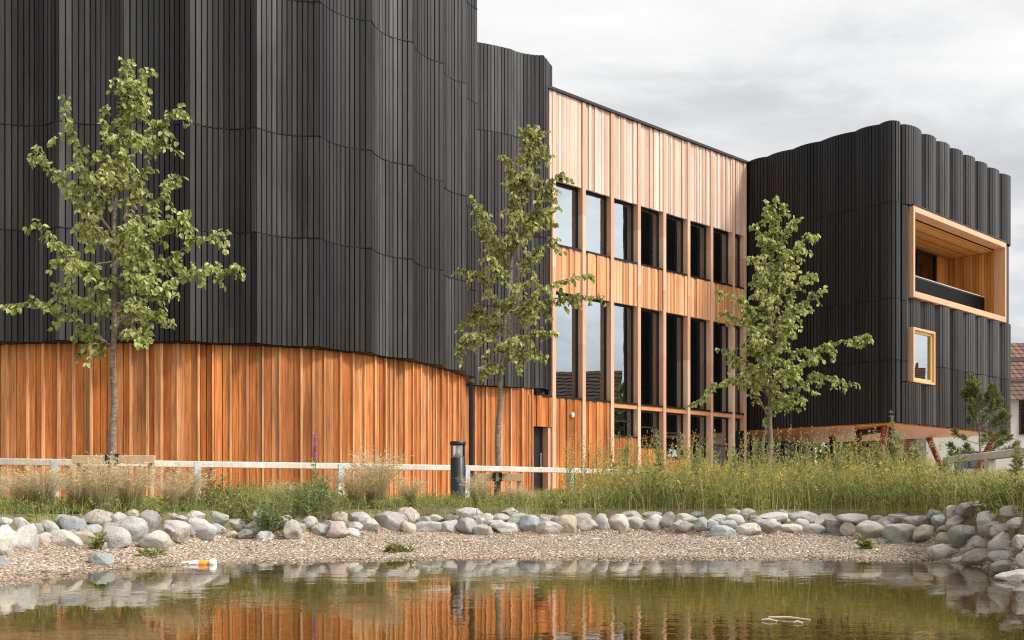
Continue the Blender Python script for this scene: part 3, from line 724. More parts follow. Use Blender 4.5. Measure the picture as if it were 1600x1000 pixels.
# ------------------------------------------------------------------ houses beyond
def house(name,x0,x1,y0,y1,ze,zr,label,wall,rz=0.0,windows=(),ridge='x'):
    t=empty(name,((x0+x1)/2,(y0+y1)/2,GZ),label,'house')
    w_=MB(); w_.box(x0,x1,y0,y1,GZ-0.2,ze,0.5)
    if ridge=='x':
        ym=(y0+y1)/2
        for xx in (x0+0.02,x1-0.02): w_.add([(xx,y0,ze),(xx,y1,ze),(xx,ym,zr-0.05)],[(0,1,2)])
    else:
        xm=(x0+x1)/2
        for yy in (y0+0.02,y1-0.02): w_.add([(x0,yy,ze),(x1,yy,ze),(xm,yy,zr-0.05)],[(0,1,2)])
    w_.build('wall',M[wall],t)
    r=MB(); ov=0.35
    if ridge=='x':
        for sg,ya in ((-1,y0-ov),(1,y1+ov)):
            dz=-(zr-ze)/(ym-y0)*ov
            nrow=14
            for i in range(nrow):   # overlapping tile courses
                fa=i/nrow; fb=(i+1)/nrow; yA=ya+(ym-ya)*fa; yB=ya+(ym-ya)*fb; zA=ze+dz+(zr-ze-dz)*fa; zB=ze+dz+(zr-ze-dz)*fb
                r.hexa([Vector(q) for q in ((x0-ov,yA,zA),(x1+ov,yA,zA),(x1+ov,yB,zB),(x0-ov,yB,zB),(x0-ov,yA,zA+0.06),(x1+ov,yA,zA+0.06),(x1+ov,yB,zB+0.02),(x0-ov,yB,zB+0.02))])
    else:
        for sg,xa in ((-1,x0-ov),(1,x1+ov)):
            dz=-(zr-ze)/(xm-x0)*ov; nrow=14
            for i in range(nrow):
                fa=i/nrow; fb=(i+1)/nrow; xA=xa+(xm-xa)*fa; xB=xa+(xm-xa)*fb; zA=ze+dz+(zr-ze-dz)*fa; zB=ze+dz+(zr-ze-dz)*fb
                r.hexa([Vector(q) for q in ((xA,y0-ov,zA),(xA,y1+ov,zA),(xB,y1+ov,zB),(xB,y0-ov,zB),(xA,y0-ov,zA+0.06),(xA,y1+ov,zA+0.06),(xB,y1+ov,zB+0.02),(xB,y0-ov,zB+0.02))])
    rr=r.build('roof',M['tiles'],t)
    c=MB(); cx=x0+(x1-x0)*0.7; cy=(y0+y1)/2; c.box(cx-0.4,cx+0.4,cy-0.35,cy+0.35,zr-0.6,zr+1.0); c.lathe((cx,cy,zr+1.0),[(0.14,0),(0.12,0.35)],10); c.build('chimney',M['brick'],rr)
    for (axis,a0,a1,b0,b1) in windows:
        q=MB(); g=MB()
        if axis=='y':
            fr=lambda s,n,z: Vector((s,y0-n,z))
        else:
            fr=lambda s,n,z: Vector((x0-n,s,z))
        for (u0,u1,v0,v1) in ((a0,a0+0.06,b0,b1),(a1-0.06,a1,b0,b1),(a0+0.06,a1-0.06,b0,b0+0.06),(a0+0.06,a1-0.06,b1-0.06,b1),((a0+a1)/2-0.03,(a0+a1)/2+0.03,b0+0.06,b1-0.06)):
            q.box(u0,u1,0.0,0.05,v0,v1,0.5,fr)
        wo=q.build('window',M['frame'],t); g.box(a0+0.06,a1-0.06,0.004,0.02,b0+0.06,b1-0.06,0.5,fr); g.build('pane',M['glass_dark'],wo)
    return t
house('house',18.35,33,45,53,5.0,7.9,'white rendered house with brown tiled roof behind the black block',
      'render_white',windows=[('y',22.45,24.2,3.25,4.75),('y',19.6,20.9,1.75,2.5),('y',27,29,3.25,4.75),('y',27,29,1.2,2.6)])
house('house',17.2,18.3,46.5,52,3.6,4.3,'narrow red brick outbuilding seen under the raised black block','brick',windows=[('y',17.5,18.0,1.6,2.3)])
house('house',36,45,12,28.5,5.2,8.6,'red roofed house mirrored in the two leftmost lower windows','render_white',ridge='y',windows=[('x',15,16.5,1.4,2.6),('x',19,20.5,1.4,2.6),('x',24,25.5,1.4,2.6),('x',19,20.5,3.6,4.8),('x',24,25.5,3.6,4.8)])
house('house',40,49,33,46,4.4,7.4,'tiled house mirrored in the small framed window of the black block','render_white',ridge='y',windows=[('x',36,37.5,1.4,2.6),('x',41,42.5,1.4,2.6)])

# ------------------------------------------------------------------ leaves and trees
def leaves_arrays(P,Dr,Nn,L,Wd,fold=0.25):
    """P base points, Dr leaf direction, Nn approx normal; two folded quads per leaf"""
    Dr=Dr/np.linalg.norm(Dr,axis=1,keepdims=True)
    S=np.cross(Dr,Nn); S/=np.linalg.norm(S,axis=1,keepdims=True)+1e-9
    Up=np.cross(S,Dr)
    L=L[:,None]; Wd=Wd[:,None]
    b=P; tip=P+Dr*L-Up*L*0.12
    l1=P+Dr*L*0.28+S*Wd*0.46+Up*Wd*fold; l2=P+Dr*L*0.68+S*Wd*0.40+Up*Wd*fold*0.6
    r1=P+Dr*L*0.28-S*Wd*0.46+Up*Wd*fold; r2=P+Dr*L*0.68-S*Wd*0.40+Up*Wd*fold*0.6
    V=np.stack([b,tip,l2,l1,r1,r2],1).reshape(-1,3); n=len(P); k=np.arange(n)*6
    Q=np.concatenate([np.stack([k,k+1,k+2,k+3],1),np.stack([k,k+4,k+5,k+1],1)])
    return V,Q
def polyl(pts,t):
    pts=[np.array(p,float) for p in pts]; seg=[np.linalg.norm(b-a) for a,b in zip(pts[:-1],pts[1:])]; T=sum(seg); d=t*T
    for a,b,s in zip(pts[:-1],pts[1:],seg):
        if d<=s: return a+(b-a)*(d/s),(b-a)/s
        d-=s
    return pts[-1],(pts[-1]-pts[-2])/seg[-1]

def tree(name,depth,trunk,limbs,label,leafmat,leafL,dens,rbase,seed,twig=(0.16,0.42),tone_mu=0.55):
    rg=np.random.default_rng(seed); rnd=random.Random(seed)
    base=W(trunk[0][0],trunk[0][1],depth); gzz=gzf(base.x,base.y); base.z=gzz
    t=empty(name,base,label,'tree')
    tp=[np.array(W(px,y,depth)) for px,y in trunk]; tp[0][2]=gzz-0.05
    tm=MB(); n=len(tp); fine=[polyl(tp,i/30)[0]+np.array([0.012*math.sin(i*1.3+seed),0.012*math.cos(i*0.9),0])*(i>0) for i in range(31)]
    tm.tube(fine,[rbase*(1.35 if i==0 else 1)*(1-0.88*(i/30)**0.9)+0.004 for i in range(31)],9)
    P=[];Dr=[];TT=[]
    def leafy(path,a,step,nleaf,outer):
        nleaf=max(1,nleaf)
        L=sum(np.linalg.norm(np.array(q)-np.array(p)) for p,q in zip(path[:-1],path[1:]))
        m=max(2,int(L*(1-a)/step))
        for i in range(m):
            f=a+(1-a)*(i+rg.random())/m; p,d=polyl(path,min(1,f))
            for _ in range(nleaf):
                side=rg.normal(size=3); side[2]*=0.5
                dr=side*0.8+d*0.35+np.array([0,0,-0.85]); P.append(p+rg.normal(size=3)*0.018); Dr.append(dr); TT.append(outer)
    for lb in limbs:
        f0,ends,bush=lb[0],lb[1],lb[2]; dy=lb[3] if len(lb)>3 else rnd.uniform(-0.5,0.5)
        p0,_=polyl(tp,f0)
        pts=[p0]; m=len(ends)
        for i,(px,y) in enumerate(ends):
            pts.append(np.array(W(px,y,depth+dy*(i+1)/m)))
        # fine path with small kinks
        nn=14; path=[]
        for i in range(nn+1):
            q,_=polyl(pts,i/nn); path.append(q+rg.normal(size=3)*0.012*(0<i<nn))
        Ls=sum(np.linalg.norm(np.array(q)-np.array(p)) for p,q in zip(pts[:-1],pts[1:]))
        r0=0.006+0.0075*min(1.5,Ls)
        tm.tube(path,[r0*(1-0.85*i/nn)+0.0015 for i in range(nn+1)],6,cap=False)
        leafy(path,0.2,0.032/dens,2,0.7)
        # twigs
        nt=int(Ls*14*bush*dens)
        for i in range(nt):
            f=rg.uniform(0.15,0.98); q,d=polyl(path,f)
            dirn=rg.normal(size=3); dirn=dirn-d*np.dot(dirn,d)*0.6+d*0.55; dirn/=np.linalg.norm(dirn); dirn[2]=dirn[2]*0.7-0.05
            ln=rg.uniform(*twig)*(1.15-0.6*f)
            mid_=q+dirn*ln*0.5+np.array([0,0,0.02]); e=q+dirn*ln+np.array([0,0,-0.10*ln/0.3])
            tw=[q,mid_,e]; tm.tube(tw,[0.004,0.003,0.0015],4,cap=False)
            leafy(tw,0.1,0.036,2,0.5)
    leafy(fine,0.72,0.02,2,0.7)
    tm.build('trunk',M['bark'],t)
    P=np.array(P);Dr=np.array(Dr);n=len(P)
    Nn=rg.normal(size=(n,3))*0.7+np.array([0.15,-0.5,0.8])
    L=leafL*rg.uniform(0.65,1.2,n); V,Q=leaves_arrays(P,Dr,Nn,L,L*rg.uniform(0.62,0.8,n))
    # clump-wise lighter and darker foliage
    cl=np.array([mnoise.noise(Vector(p)*2.6) for p in P])
    tn=np.clip(tone_mu+0.3*cl+rg.normal(size=n)*0.24,0,1)
    quads('crown',V,Q,np.concatenate([tn,tn]),leafmat,t)
    return t

tree('tree',13.3,[(176,790),(177,600),(178,440),(181,300),(190,180),(208,92)],
 [(0.55,[(120,420),(60,345)],1.1,-0.5),(0.60,[(140,300),(112,210),(97,150)],0.55,0.3),(0.56,[(110,300),(75,262),(56,228)],0.7,0.2),
  (0.60,[(225,270),(250,205),(284,163)],1.0,-0.3),(0.53,[(230,340),(262,290),(284,276)],1.15,0.35),(0.50,[(240,360),(300,328)],1.1,-0.4),
  (0.44,[(250,410),(310,375),(357,362)],0.75,0.2),(0.40,[(250,450),(320,418),(378,420)],0.8,-0.2),(0.42,[(120,470),(90,448)],1.0,0.4),
  (0.36,[(120,500),(60,470),(0,478)],0.5,-0.3),(0.36,[(150,530),(125,515)],1.0,0.2),(0.38,[(210,520),(222,538)],1.0,-0.35),(0.42,[(235,490),(262,508)],1.0,0.5),
  (0.48,[(140,430),(115,400)],1.1,-0.7),(0.50,[(205,440),(240,430)],1.0,-0.8),(0.55,[(195,360),(225,350)],1.0,-0.7),(0.58,[(150,360),(120,350)],1.1,0.7),
  (0.46,[(195,480),(215,470)],1.0,0.8),(0.66,[(165,235),(160,170)],0.9,-0.25),(0.75,[(200,190),(222,130)],0.8,0.2),(0.85,[(200,140),(190,92)],0.8,-0.1),(0.84,[(212,130),(224,110)],0.8,0.2),(0.70,[(188,270),(205,240)],1.0,0.4)],
 'young tree with bright green leaves tied to a crossbar in front of the orange wall',M['leaf'],0.080,1.0,0.050,11,tone_mu=0.68)
tree('tree',17.6,[(777,775),(779,650),(784,575),(792,470),(806,360),(820,270),(838,195)],
 [(0.42,[(745,520),(712,548)],1.2,-0.3),(0.44,[(750,480),(722,512)],1.0,0.3),(0.50,[(750,430),(718,420)],1.0,0.2),(0.62,[(760,350),(735,305)],0.9,-0.3),
  (0.60,[(770,370),(750,340)],1.0,0.5),(0.36,[(770,565),(758,578)],1.0,-0.4),(0.38,[(810,545),(845,560)],1.0,0.3),(0.42,[(835,520),(866,518)],0.9,-0.3),
  (0.46,[(850,470),(900,462),(942,462)],0.65,0.2),(0.47,[(855,445),(905,432),(925,432)],0.5,-0.2),(0.55,[(840,390),(876,372)],0.9,0.3),(0.66,[(845,310),(876,270)],1.0,-0.2),(0.66,[(850,330),(872,325)],0.9,0.3),
  (0.74,[(830,270),(852,225)],0.9,0.2),(0.80,[(818,225),(822,195)],0.9,-0.2),(0.72,[(795,270),(790,245)],0.8,0.1),(0.5,[(810,450),(830,440)],1.0,-0.7),(0.55,[(780,420),(765,400)],1.0,-0.7),
  (0.46,[(770,500),(750,495)],1.0,0.7),(0.5,[(815,480),(835,490)],1.0,0.7),(0.64,[(800,345),(815,330)],1.0,-0.5),(0.40,[(790,540),(805,535)],1.0,-0.7),(0.9,[(845,210),(856,205)],0.8,0.1)],
 'slim olive green tree standing to the right of the black bollard',M['leaf_olive'],0.088,0.95,0.056,23,tone_mu=0.66)
tree('tree',20.0,[(1203,770),(1203,640),(1203,560),(1205,460),(1205,380),(1212,308)],
 [(0.30,[(1240,610),(1280,585),(1330,600)],0.7,0.2),(0.34,[(1250,570),(1300,535),(1362,526)],0.75,-0.2),(0.36,[(1245,545),(1285,560)],0.8,0.4),(0.46,[(1245,480),(1290,450)],0.9,-0.3),(0.50,[(1240,450),(1270,425)],0.8,0.3),
  (0.58,[(1235,400),(1262,362),(1278,375)],0.9,0.2),(0.62,[(1225,370),(1250,340)],0.8,-0.2),(0.45,[(1165,470),(1118,455)],0.9,-0.3),(0.42,[(1170,500),(1125,488)],0.8,0.3),(0.34,[(1160,560),(1120,545)],0.8,0.4),
  (0.28,[(1170,590),(1120,600),(1088,632)],0.55,-0.2),(0.27,[(1220,620),(1228,640)],1.0,0.3),(0.66,[(1190,370),(1182,350)],0.9,-0.3),(0.8,[(1205,330),(1195,312)],0.9,0.1),(0.8,[(1220,335),(1226,320)],0.9,-0.1),
  (0.36,[(1190,530),(1175,520)],1.1,-0.7),(0.40,[(1220,520),(1235,510)],1.1,-0.7),(0.48,[(1195,450),(1180,430)],1.0,0.6),(0.33,[(1185,570),(1165,580)],1.1,0.6),(0.3,[(1215,590),(1240,575)],1.1,-0.6),(0.55,[(1190,420),(1175,400)],0.9,-0.4)],
 'open branching green tree in front of the black block and the last window bays',M['leaf'],0.092,0.95,0.056,37,tone_mu=0.68)

# small pine
def pine():
    rg=np.random.default_rng(5); d=14.0
    b=W(1532,790,d); b.z=gzf(b.x,b.y); t=empty('pine_tree',b,'small dark pine sapling near the rail at the far right','tree')
    tm=MB(); top=W(1531,612,d); bb=np.array(b); tt=np.array(top)
    tm.tube([bb-[0,0,.05],bb+(tt-bb)*0.3+[0.01,0,0],bb+(tt-bb)*0.65-[0.01,0,0],tt],[0.016,0.013,0.009,0.004],7)
    P=[];Dr=[]
    def brush(p,dirn,n,ln):
        for _ in range(n):
            f=rg.random(); P.append(p+dirn*ln*f); Dr.append(dirn*0.8+rg.normal(size=3)*0.7+np.array([0,0,0.25]))
    for i in range(44):
        f=rg.uniform(0.34,0.97); p=bb+(tt-bb)*f; a=rg.uniform(0,6.283); r=0.34*(1.02-f)/0.55+0.07
        e=p+np.array([math.cos(a)*r,math.sin(a)*r,0.10+0.1*rg.random()]); tm.tube([p,(p+e)/2-[0,0,0.02],e],[0.006,0.005,0.003],5,cap=False)
        dirn=(e-p)/np.linalg.norm(e-p); brush(p+(e-p)*0.5,dirn,100,np.linalg.norm(e-p)*0.55); brush(e,dirn*0.6+np.array([0,0,0.5]),90,0.07)
    brush(tt-[0,0,0.15],np.array([0,0,1.0]),90,0.15)
    tm.build('trunk',M['bark'],t)
    P=np.array(P);Dr=np.array(Dr);n=len(P); V,Q=leaves_arrays(P,Dr,rg.normal(size=(n,3)),rg.uniform(0.05,0.085,n),np.full(n,0.009),0.1)
    tn=rg.uniform(0,1,n); quads('crown',V,Q,np.concatenate([tn,tn]),M['needle'],t)
pine()
# tree mirrored in the glass
def far_tree(x,y,h,label,seed):
    rg=np.random.default_rng(seed); t=empty('tree',(x,y,GZ),label,'tree'); tm=MB()
    tm.tube([(x,y,GZ-0.1),(x+0.1,y,GZ+h*0.4),(x,y+0.1,GZ+h*0.9)],[0.22,0.15,0.04],8)
    P=[];Dr=[]
    for i in range(60):
        a=rg.uniform(0,6.283); f=rg.uniform(0.3,1); r=h*0.28*math.sin(min(1,(1.05-f)*1.8)*1.4)+0.2
        s=np.array([x,y,GZ+h*f*0.85]); e=np.array([x+math.cos(a)*r,y+math.sin(a)*r,GZ+h*f]); tm.tube([s,e],[0.05,0.015],5,cap=False)
        for _ in range(70): P.append(s+(e-s)*rg.uniform(0.4,1)+rg.normal(size=3)*0.28); Dr.append(rg.normal(size=3)+[0,0,-0.5])
    tm.build('trunk',M['bark'],t); P=np.array(P);Dr=np.array(Dr);n=len(P); L=rg.uniform(0.18,0.32,n)
    V,Q=leaves_arrays(P,Dr,rg.normal(size=(n,3)),L,L*0.7); tn=rg.uniform(0,0.7,n); quads('crown',V,Q,np.concatenate([tn,tn]),M['leaf_olive'],t)
far_tree(33,30.0,7.5,'dark tree mirrored in the third window bay beside the roof',3)

far_tree(12.5,46,3.6,'dark green shrub seen under the raised black block beside the brick outbuilding',8)
far_tree(15.6,47,3.8,'dark green bushy tree seen between the steel legs under the black block',9)

# ------------------------------------------------------------------ rail fences, stakes, bollard
def rail_fence(pts,label,zr=1.0,double=False):
    P=[Vector((U(px)*d,d)) for px,d in pts]
    t=empty('rail_fence',(P[0].x,P[0].y,GZ),label,'fence')
    for i,(a,b) in enumerate(zip(P[:-1],P[1:])):
        d=(b-a).normalized(); n=Vector((d.y,-d.x)); mb=MB()
        A=a+d*0.002; B=b-d*0.002
        mb.hexa([V3(A+n*0.045,zr-0.05),V3(B+n*0.045,zr-0.05),V3(B-n*0.045,zr-0.05),V3(A-n*0.045,zr-0.05),V3(A+n*0.045,zr+0.035),V3(B+n*0.045,zr+0.035),V3(B-n*0.045,zr+0.045),V3(A-n*0.045,zr+0.045)],random.uniform(0.5,1))
        mb.build('rail',M['rail'],t,0.008)
    for i,a in enumerate(P):
        j=min(i,len(P)-2); d=(P[j+1]-P[j]).normalized(); n=Vector((d.y,-d.x)); fr=lambda s,m,z: V3(a+d*s+n*m,z)
        q=MB(); g0=gzf(a.x,a.y); q.box(-0.05,0.05,-0.05,0.05,g0-0.1,zr-0.052,random.uniform(0.2,0.7),fr); po=q.build('post',M['rail'],t,0.006)
        q=MB(); q.box(-0.045,0.045,0.05,0.056,zr-0.25,zr-0.02,0.5,fr); q.box(-0.045,0.045,0.046,0.056,zr-0.02,zr+0.03,0.5,fr); q.build('bracket',M['galv'],po)
    return t
rail_fence([(-140,13.2),(85,13.9),(308,14.8),(532,15.7),(728,16.8),(890,18.4),(1040,20.2)],'long low pale timber rail fence crossing in front of the orange wall')
rail_fence([(1482,12.95),(1548,11.6),(1640,9.9)],'short pale timber rail fence by the pine at the right edge',1.0)

def stakes(pxs,depth,ybar,label,trunkpx,zbar_h=0.105):
    a=W(pxs[0],ybar,depth); b=W(pxs[1],ybar,depth); t=empty('tree_support',((a.x+b.x)/2,depth,GZ),label,'tree stake')
    for p in (a,b):
        q=MB(); ex=0.07 if p is a else -0.07; g0=gzf(p.x,depth); q.tube([(p.x+ex,depth+0.06,g0-0.1),(p.x+ex,depth+0.06,p.z-0.03)],0.04,10); q.build('stake',M['stake'],t)
    q=MB(); q.box(a.x,b.x,depth-0.03,depth+0.018,a.z-zbar_h/2,a.z+zbar_h/2,0.8); q.build('crossbar',M['stake'],t,0.006)
    x=U(trunkpx)*depth
    for dx in (-0.055,0.055):
        q=MB(); q.box(x+dx-0.03,x+dx+0.03,depth-0.037,depth+0.026,a.z-zbar_h/2-0.004,a.z+zbar_h/2+0.02,0.5); q.tube([(x+dx*0.7,depth-0.034,a.z-zbar_h/2),(x+dx*0.5,depth-0.04,a.z-zbar_h/2-0.09)],0.012,6); q.build('strap',M['rubber'],t)
stakes((113,242),13.12,718,'pale timber stakes and crossbar with black straps holding the left tree',176)
stakes((742,818),17.42,746,'low timber crossbar on stakes holding the slim tree beside the bollard',777,0.13)

bx=U(715.5)*15.9; bol=empty('bollard_light',(bx,15.9,GZ),'black cylindrical bollard light with clear lens standing before the rail','bollard')
q=MB(); q.lathe((bx,15.9,gzf(bx,15.9)-0.05),[(0.122,0),(0.122,0.02),(0.118,0.03),(0.118,0.78),(0.113,0.785)],28); q.build('post',M['bollard'],bol)
zb=gzf(bx,15.9)+0.735
q=MB(); q.lathe((bx,15.9,zb),[(0.105,0),(0.10,0.015),(0.05,0.05),(0.035,0.1),(0.033,0.19)],24); q.build('reflector',M['galv'],bol)
q=MB(); q.lathe((bx,15.9,zb+0.002),[(0.112,0),(0.112,0.185)],28); q.build('lens',M['glass_clear'],bol)
q=MB(); q.lathe((bx,15.9,zb+0.188),[(0.12,0),(0.125,0.01),(0.125,0.055),(0.115,0.066)],28); q.build('cap',M['bollard'],bol)

# ------------------------------------------------------------------ boulders
GREY=('pale grey',(0.40,0.385,0.36)); WARM=('warm grey',(0.37,0.335,0.29)); TAN=('tan',(0.40,0.325,0.24)); BLUE=('blue grey',(0.275,0.295,0.30))
DARK=('dark grey',(0.24,0.23,0.22)); CREAM=('cream',(0.47,0.435,0.375)); PINK=('pinkish',(0.39,0.31,0.275)); MAUVE=('mauve grey',(0.30,0.28,0.275)); GREEN=('greenish grey',(0.28,0.29,0.25))
ST_=[(12,838,25,38,CREAM),(5,857,20,22,WARM),(6,880,20,16,BLUE),(41,842,28,44,GREY),(6,814,22,16,GREY),(56,827,18,24,DARK),(75,824,36,24,MAUVE),(66,848,28,18,TAN),(100,843,50,31,CREAM),
(112,820,36,32,BLUE),(130,842,34,24,TAN),(142,826,30,18,GREY),(151,809,45,28,WARM),(186,812,28,22,GREY),(179,842,44,36,GREY),(162,852,20,18,GREY),(207,830,42,42,GREY),(233,816,30,36,DARK),
(242,845,42,30,CREAM),(269,829,43,30,CREAM),(310,826,48,38,GREY),(272,809,32,16,GREY),(300,809,36,20,MAUVE),(337,808,34,20,GREEN),(339,826,22,16,GREY),(370,822,34,24,WARM),(406,808,28,20,GREY),
(425,826,20,12,GREY),(457,829,22,32,WARM),(497,827,18,20,GREY),(159,875,32,21,BLUE),(206,803,20,14,TAN),(95,812,30,16,GREY),(30,818,24,18,GREY),
(526,829,32,27,PINK),(550,832,21,19,GREY),(531,810,26,20,TAN),(559,811,32,22,GREY),(573,821,30,24,WARM),(609,815,46,31,MAUVE),(637,804,30,24,PINK),(637,825,21,21,TAN),(678,810,27,13,WARM),
(667,824,42,20,GREY),(701,822,30,25,GREY),(731,803,38,19,GREY),(730,823,28,27,MAUVE),(748,816,18,16,CREAM),(758,829,30,19,WARM),(761,811,20,18,GREY),(783,811,28,16,GREY),(797,800,24,13,WARM),
(792,824,45,19,GREY),(813,811,28,18,GREY),(827,819,27,27,BLUE),(856,826,38,21,WARM),(855,809,24,12,TAN),(886,820,35,32,TAN),(909,812,30,19,WARM),(917,822,28,20,WARM),(941,817,24,27,GREY),
(966,818,26,28,CREAM),(983,806,34,16,WARM),(991,817,30,19,GREY),(1003,820,18,16,CREAM),(1022,817,30,30,GREY),(1019,804,28,14,CREAM),(1047,813,28,25,WARM),(1073,823,28,19,WARM),(1075,810,32,14,CREAM),
(1090,804,22,10,MAUVE),(1100,820,25,23,BLUE),(1124,812,26,17,GREY),(1129,831,34,19,BLUE),(1144,813,30,19,GREY),(1148,800,24,12,CREAM),(1167,804,24,18,WARM),(1169,827,33,22,CREAM),(1180,812,18,14,TAN),
(1206,809,44,20,GREY),(1204,823,32,24,GREY),(1223,802,20,14,GREEN),(1236,824,29,20,CREAM),(1255,808,40,18,GREY),(1271,826,32,20,GREY),(1292,812,30,18,GREY),(1302,824,29,26,WARM),(1330,827,28,24,TAN),
(1347,811,62,14,GREY),(1369,829,50,30,CREAM),(1390,815,30,17,WARM),(1409,834,44,32,GREEN),(1409,808,34,15,GREY),(1435,814,38,19,WARM),(1448,834,42,26,TAN),(1459,804,24,16,GREEN),(1470,812,24,22,BLUE),
(1489,800,24,20,CREAM),(1500,815,38,20,WARM),(1478,827,22,12,DARK),(1520,795,42,22,MAUVE),(1555,793,26,15,GREEN),(1482,840,34,20,TAN),(1476,860,41,26,CREAM),(1508,836,40,32,DARK),(1544,815,34,32,GREY),
(1557,825,44,28,MAUVE),(1587,800,40,20,WARM),(1570,830,36,24,CREAM),(1592,819,32,20,GREY),(1527,853,38,28,DARK),(1542,851,34,24,WARM),(1570,849,42,34,WARM),(1536,870,48,26,WARM),(1597,847,24,24,WARM),
(1570,874,50,26,DARK),(1576,886,42,20,GREEN),(1588,902,50,22,GREY),(1600,874,20,24,GREY),(1502,874,30,12,WARM)]
ST_+=[(385,836,24,18,WARM),(445,813,26,20,GREY),(480,816,26,20,GREY),(513,822,20,18,WARM),(415,838,22,16,GREY),(360,837,20,14,TAN),(396,822,24,18,GREEN)]
_r=random.Random(77)
for _p in range(30,1460,37):
    _q=_p+_r.uniform(-12,12); ST_.append((_q,np.interp(_q,[0,300,700,1450],[836,826,817,818])+_r.uniform(-7,5),_r.uniform(18,27),_r.uniform(14,20),_r.choice((DARK,MAUVE,WARM,GREEN,GREY))))
import bmesh
def ico(sub):
    bm=bmesh.new(); bmesh.ops.create_icosphere(bm,subdivisions=sub,radius=1.0); v=np.array([x.co[:] for x in bm.verts]); f=[[q.index for q in p.verts] for p in bm.faces]; bm.free(); return v,f
IV,IF=ico(4)
def boulder_mesh(rx,ry,rz,seed):
    rg=np.random.default_rng(seed); v=IV.copy()
    pn=rg.normal(size=(9,3)); pn/=np.linalg.norm(pn,axis=1,keepdims=True); pd=rg.uniform(0.55,0.92,9)
    for n,d in zip(pn,pd):
        h=v@n; over=h-d; v=v-np.where(over>0,over*0.9,0)[:,None]*n
    off=Vector(rg.uniform(-50,50,3)); 
    nn=np.array([mnoise.fractal(Vector(p)*1.3+off,0.7,2.1,4) for p in v]); v*= (1+0.11*nn)[:,None]
    v=v/np.abs(v).max(axis=0)*np.array([rx,ry,rz])
    me=bpy.data.meshes.new('boulder'); me.from_pydata(v.tolist(),[],IF); me.polygons.foreach_set('use_smooth',np.ones(len(IF),bool)); me.materials.append(M['stone']); return me
LAND=[(0,'left edge of the photo'),(176,'left tree trunk'),(492,'purple flower spike'),(715,'black bollard'),(847,'dark door'),(1000,'fourth tall wooden pier'),(1203,'third tree trunk'),(1384,'front steel leg'),(1532,'pine sapling'),(1600,'right edge of the photo')]
ORD=['nearest','second','third','fourth','fifth','sixth','seventh','eighth','ninth','tenth','eleventh','twelfth','thirteenth','fourteenth','fifteenth','sixteenth','seventeenth','eighteenth','nineteenth','twentieth']
rows={}
info=[]
for i,(px,cy,w,h,c) in enumerate(ST_):
    by=cy+h/2; d=ray_ground(px,by-1.5)
    bpx=np.interp(px,B_PX,B_D)
    zrow='front' if d<bpx+0.16 else ('middle' if d<bpx+0.42 else 'back')
    if px>1460: zrow='lowest' if by>865 else ('middle' if by>835 else 'top')
    lm=min(range(len(LAND)),key=lambda j:abs(LAND[j][0]-px)); side='right' if px>=LAND[lm][0] else 'left'
    info.append([i,px,cy,w,h,c,d,zrow,lm,side]); rows.setdefault((zrow,lm,side),[]).append(i)
for key,l in rows.items(): l.sort(key=lambda i:abs(ST_[i][0]-LAND[key[1]][0]))
for i,px,cy,w,h,c,d,zrow,lm,side in info:
    s=d/F; rx=w*0.5*s*1.28; rz=h*0.5*s*1.26; ry=max(rx*0.75,rz*0.8)*random.uniform(0.85,1.1)
    ry=min(ry,0.2); dd=d+ry*0.55
    me=boulder_mesh(rx*dd/d,ry,rz*dd/d,100+i); o=bpy.data.objects.new('boulder',me); COL.objects.link(o)
    o.location=W(px,cy+h*0.07,dd); o.rotation_euler=(random.uniform(-.1,.1),random.uniform(-0.1,0.1),random.uniform(-.25,.25))
    j=random.uniform(0.85,1.12); o.color=(c[1][0]*j,c[1][1]*j,c[1][2]*j,1)
    rk=rows[(zrow,lm,side)].index(i)
    size='large' if w>=42 else ('small' if w<=22 else 'medium')
    near={'right edge of the photo':'','left edge of the photo':''}
    if LAND[lm][1].startswith('left edge'): place='%s from the left edge of the photo'%ORD[rk]
    elif LAND[lm][1].startswith('right edge'): place='%s from the right edge of the photo'%ORD[rk]
    else: place='%s on the %s of the %s'%(ORD[rk],side,LAND[lm][1])
    tag(o,'%s %s boulder, %s row, %s'%(size,c[0],zrow,place),'boulder','boulders edging the pond')
ST_[30]

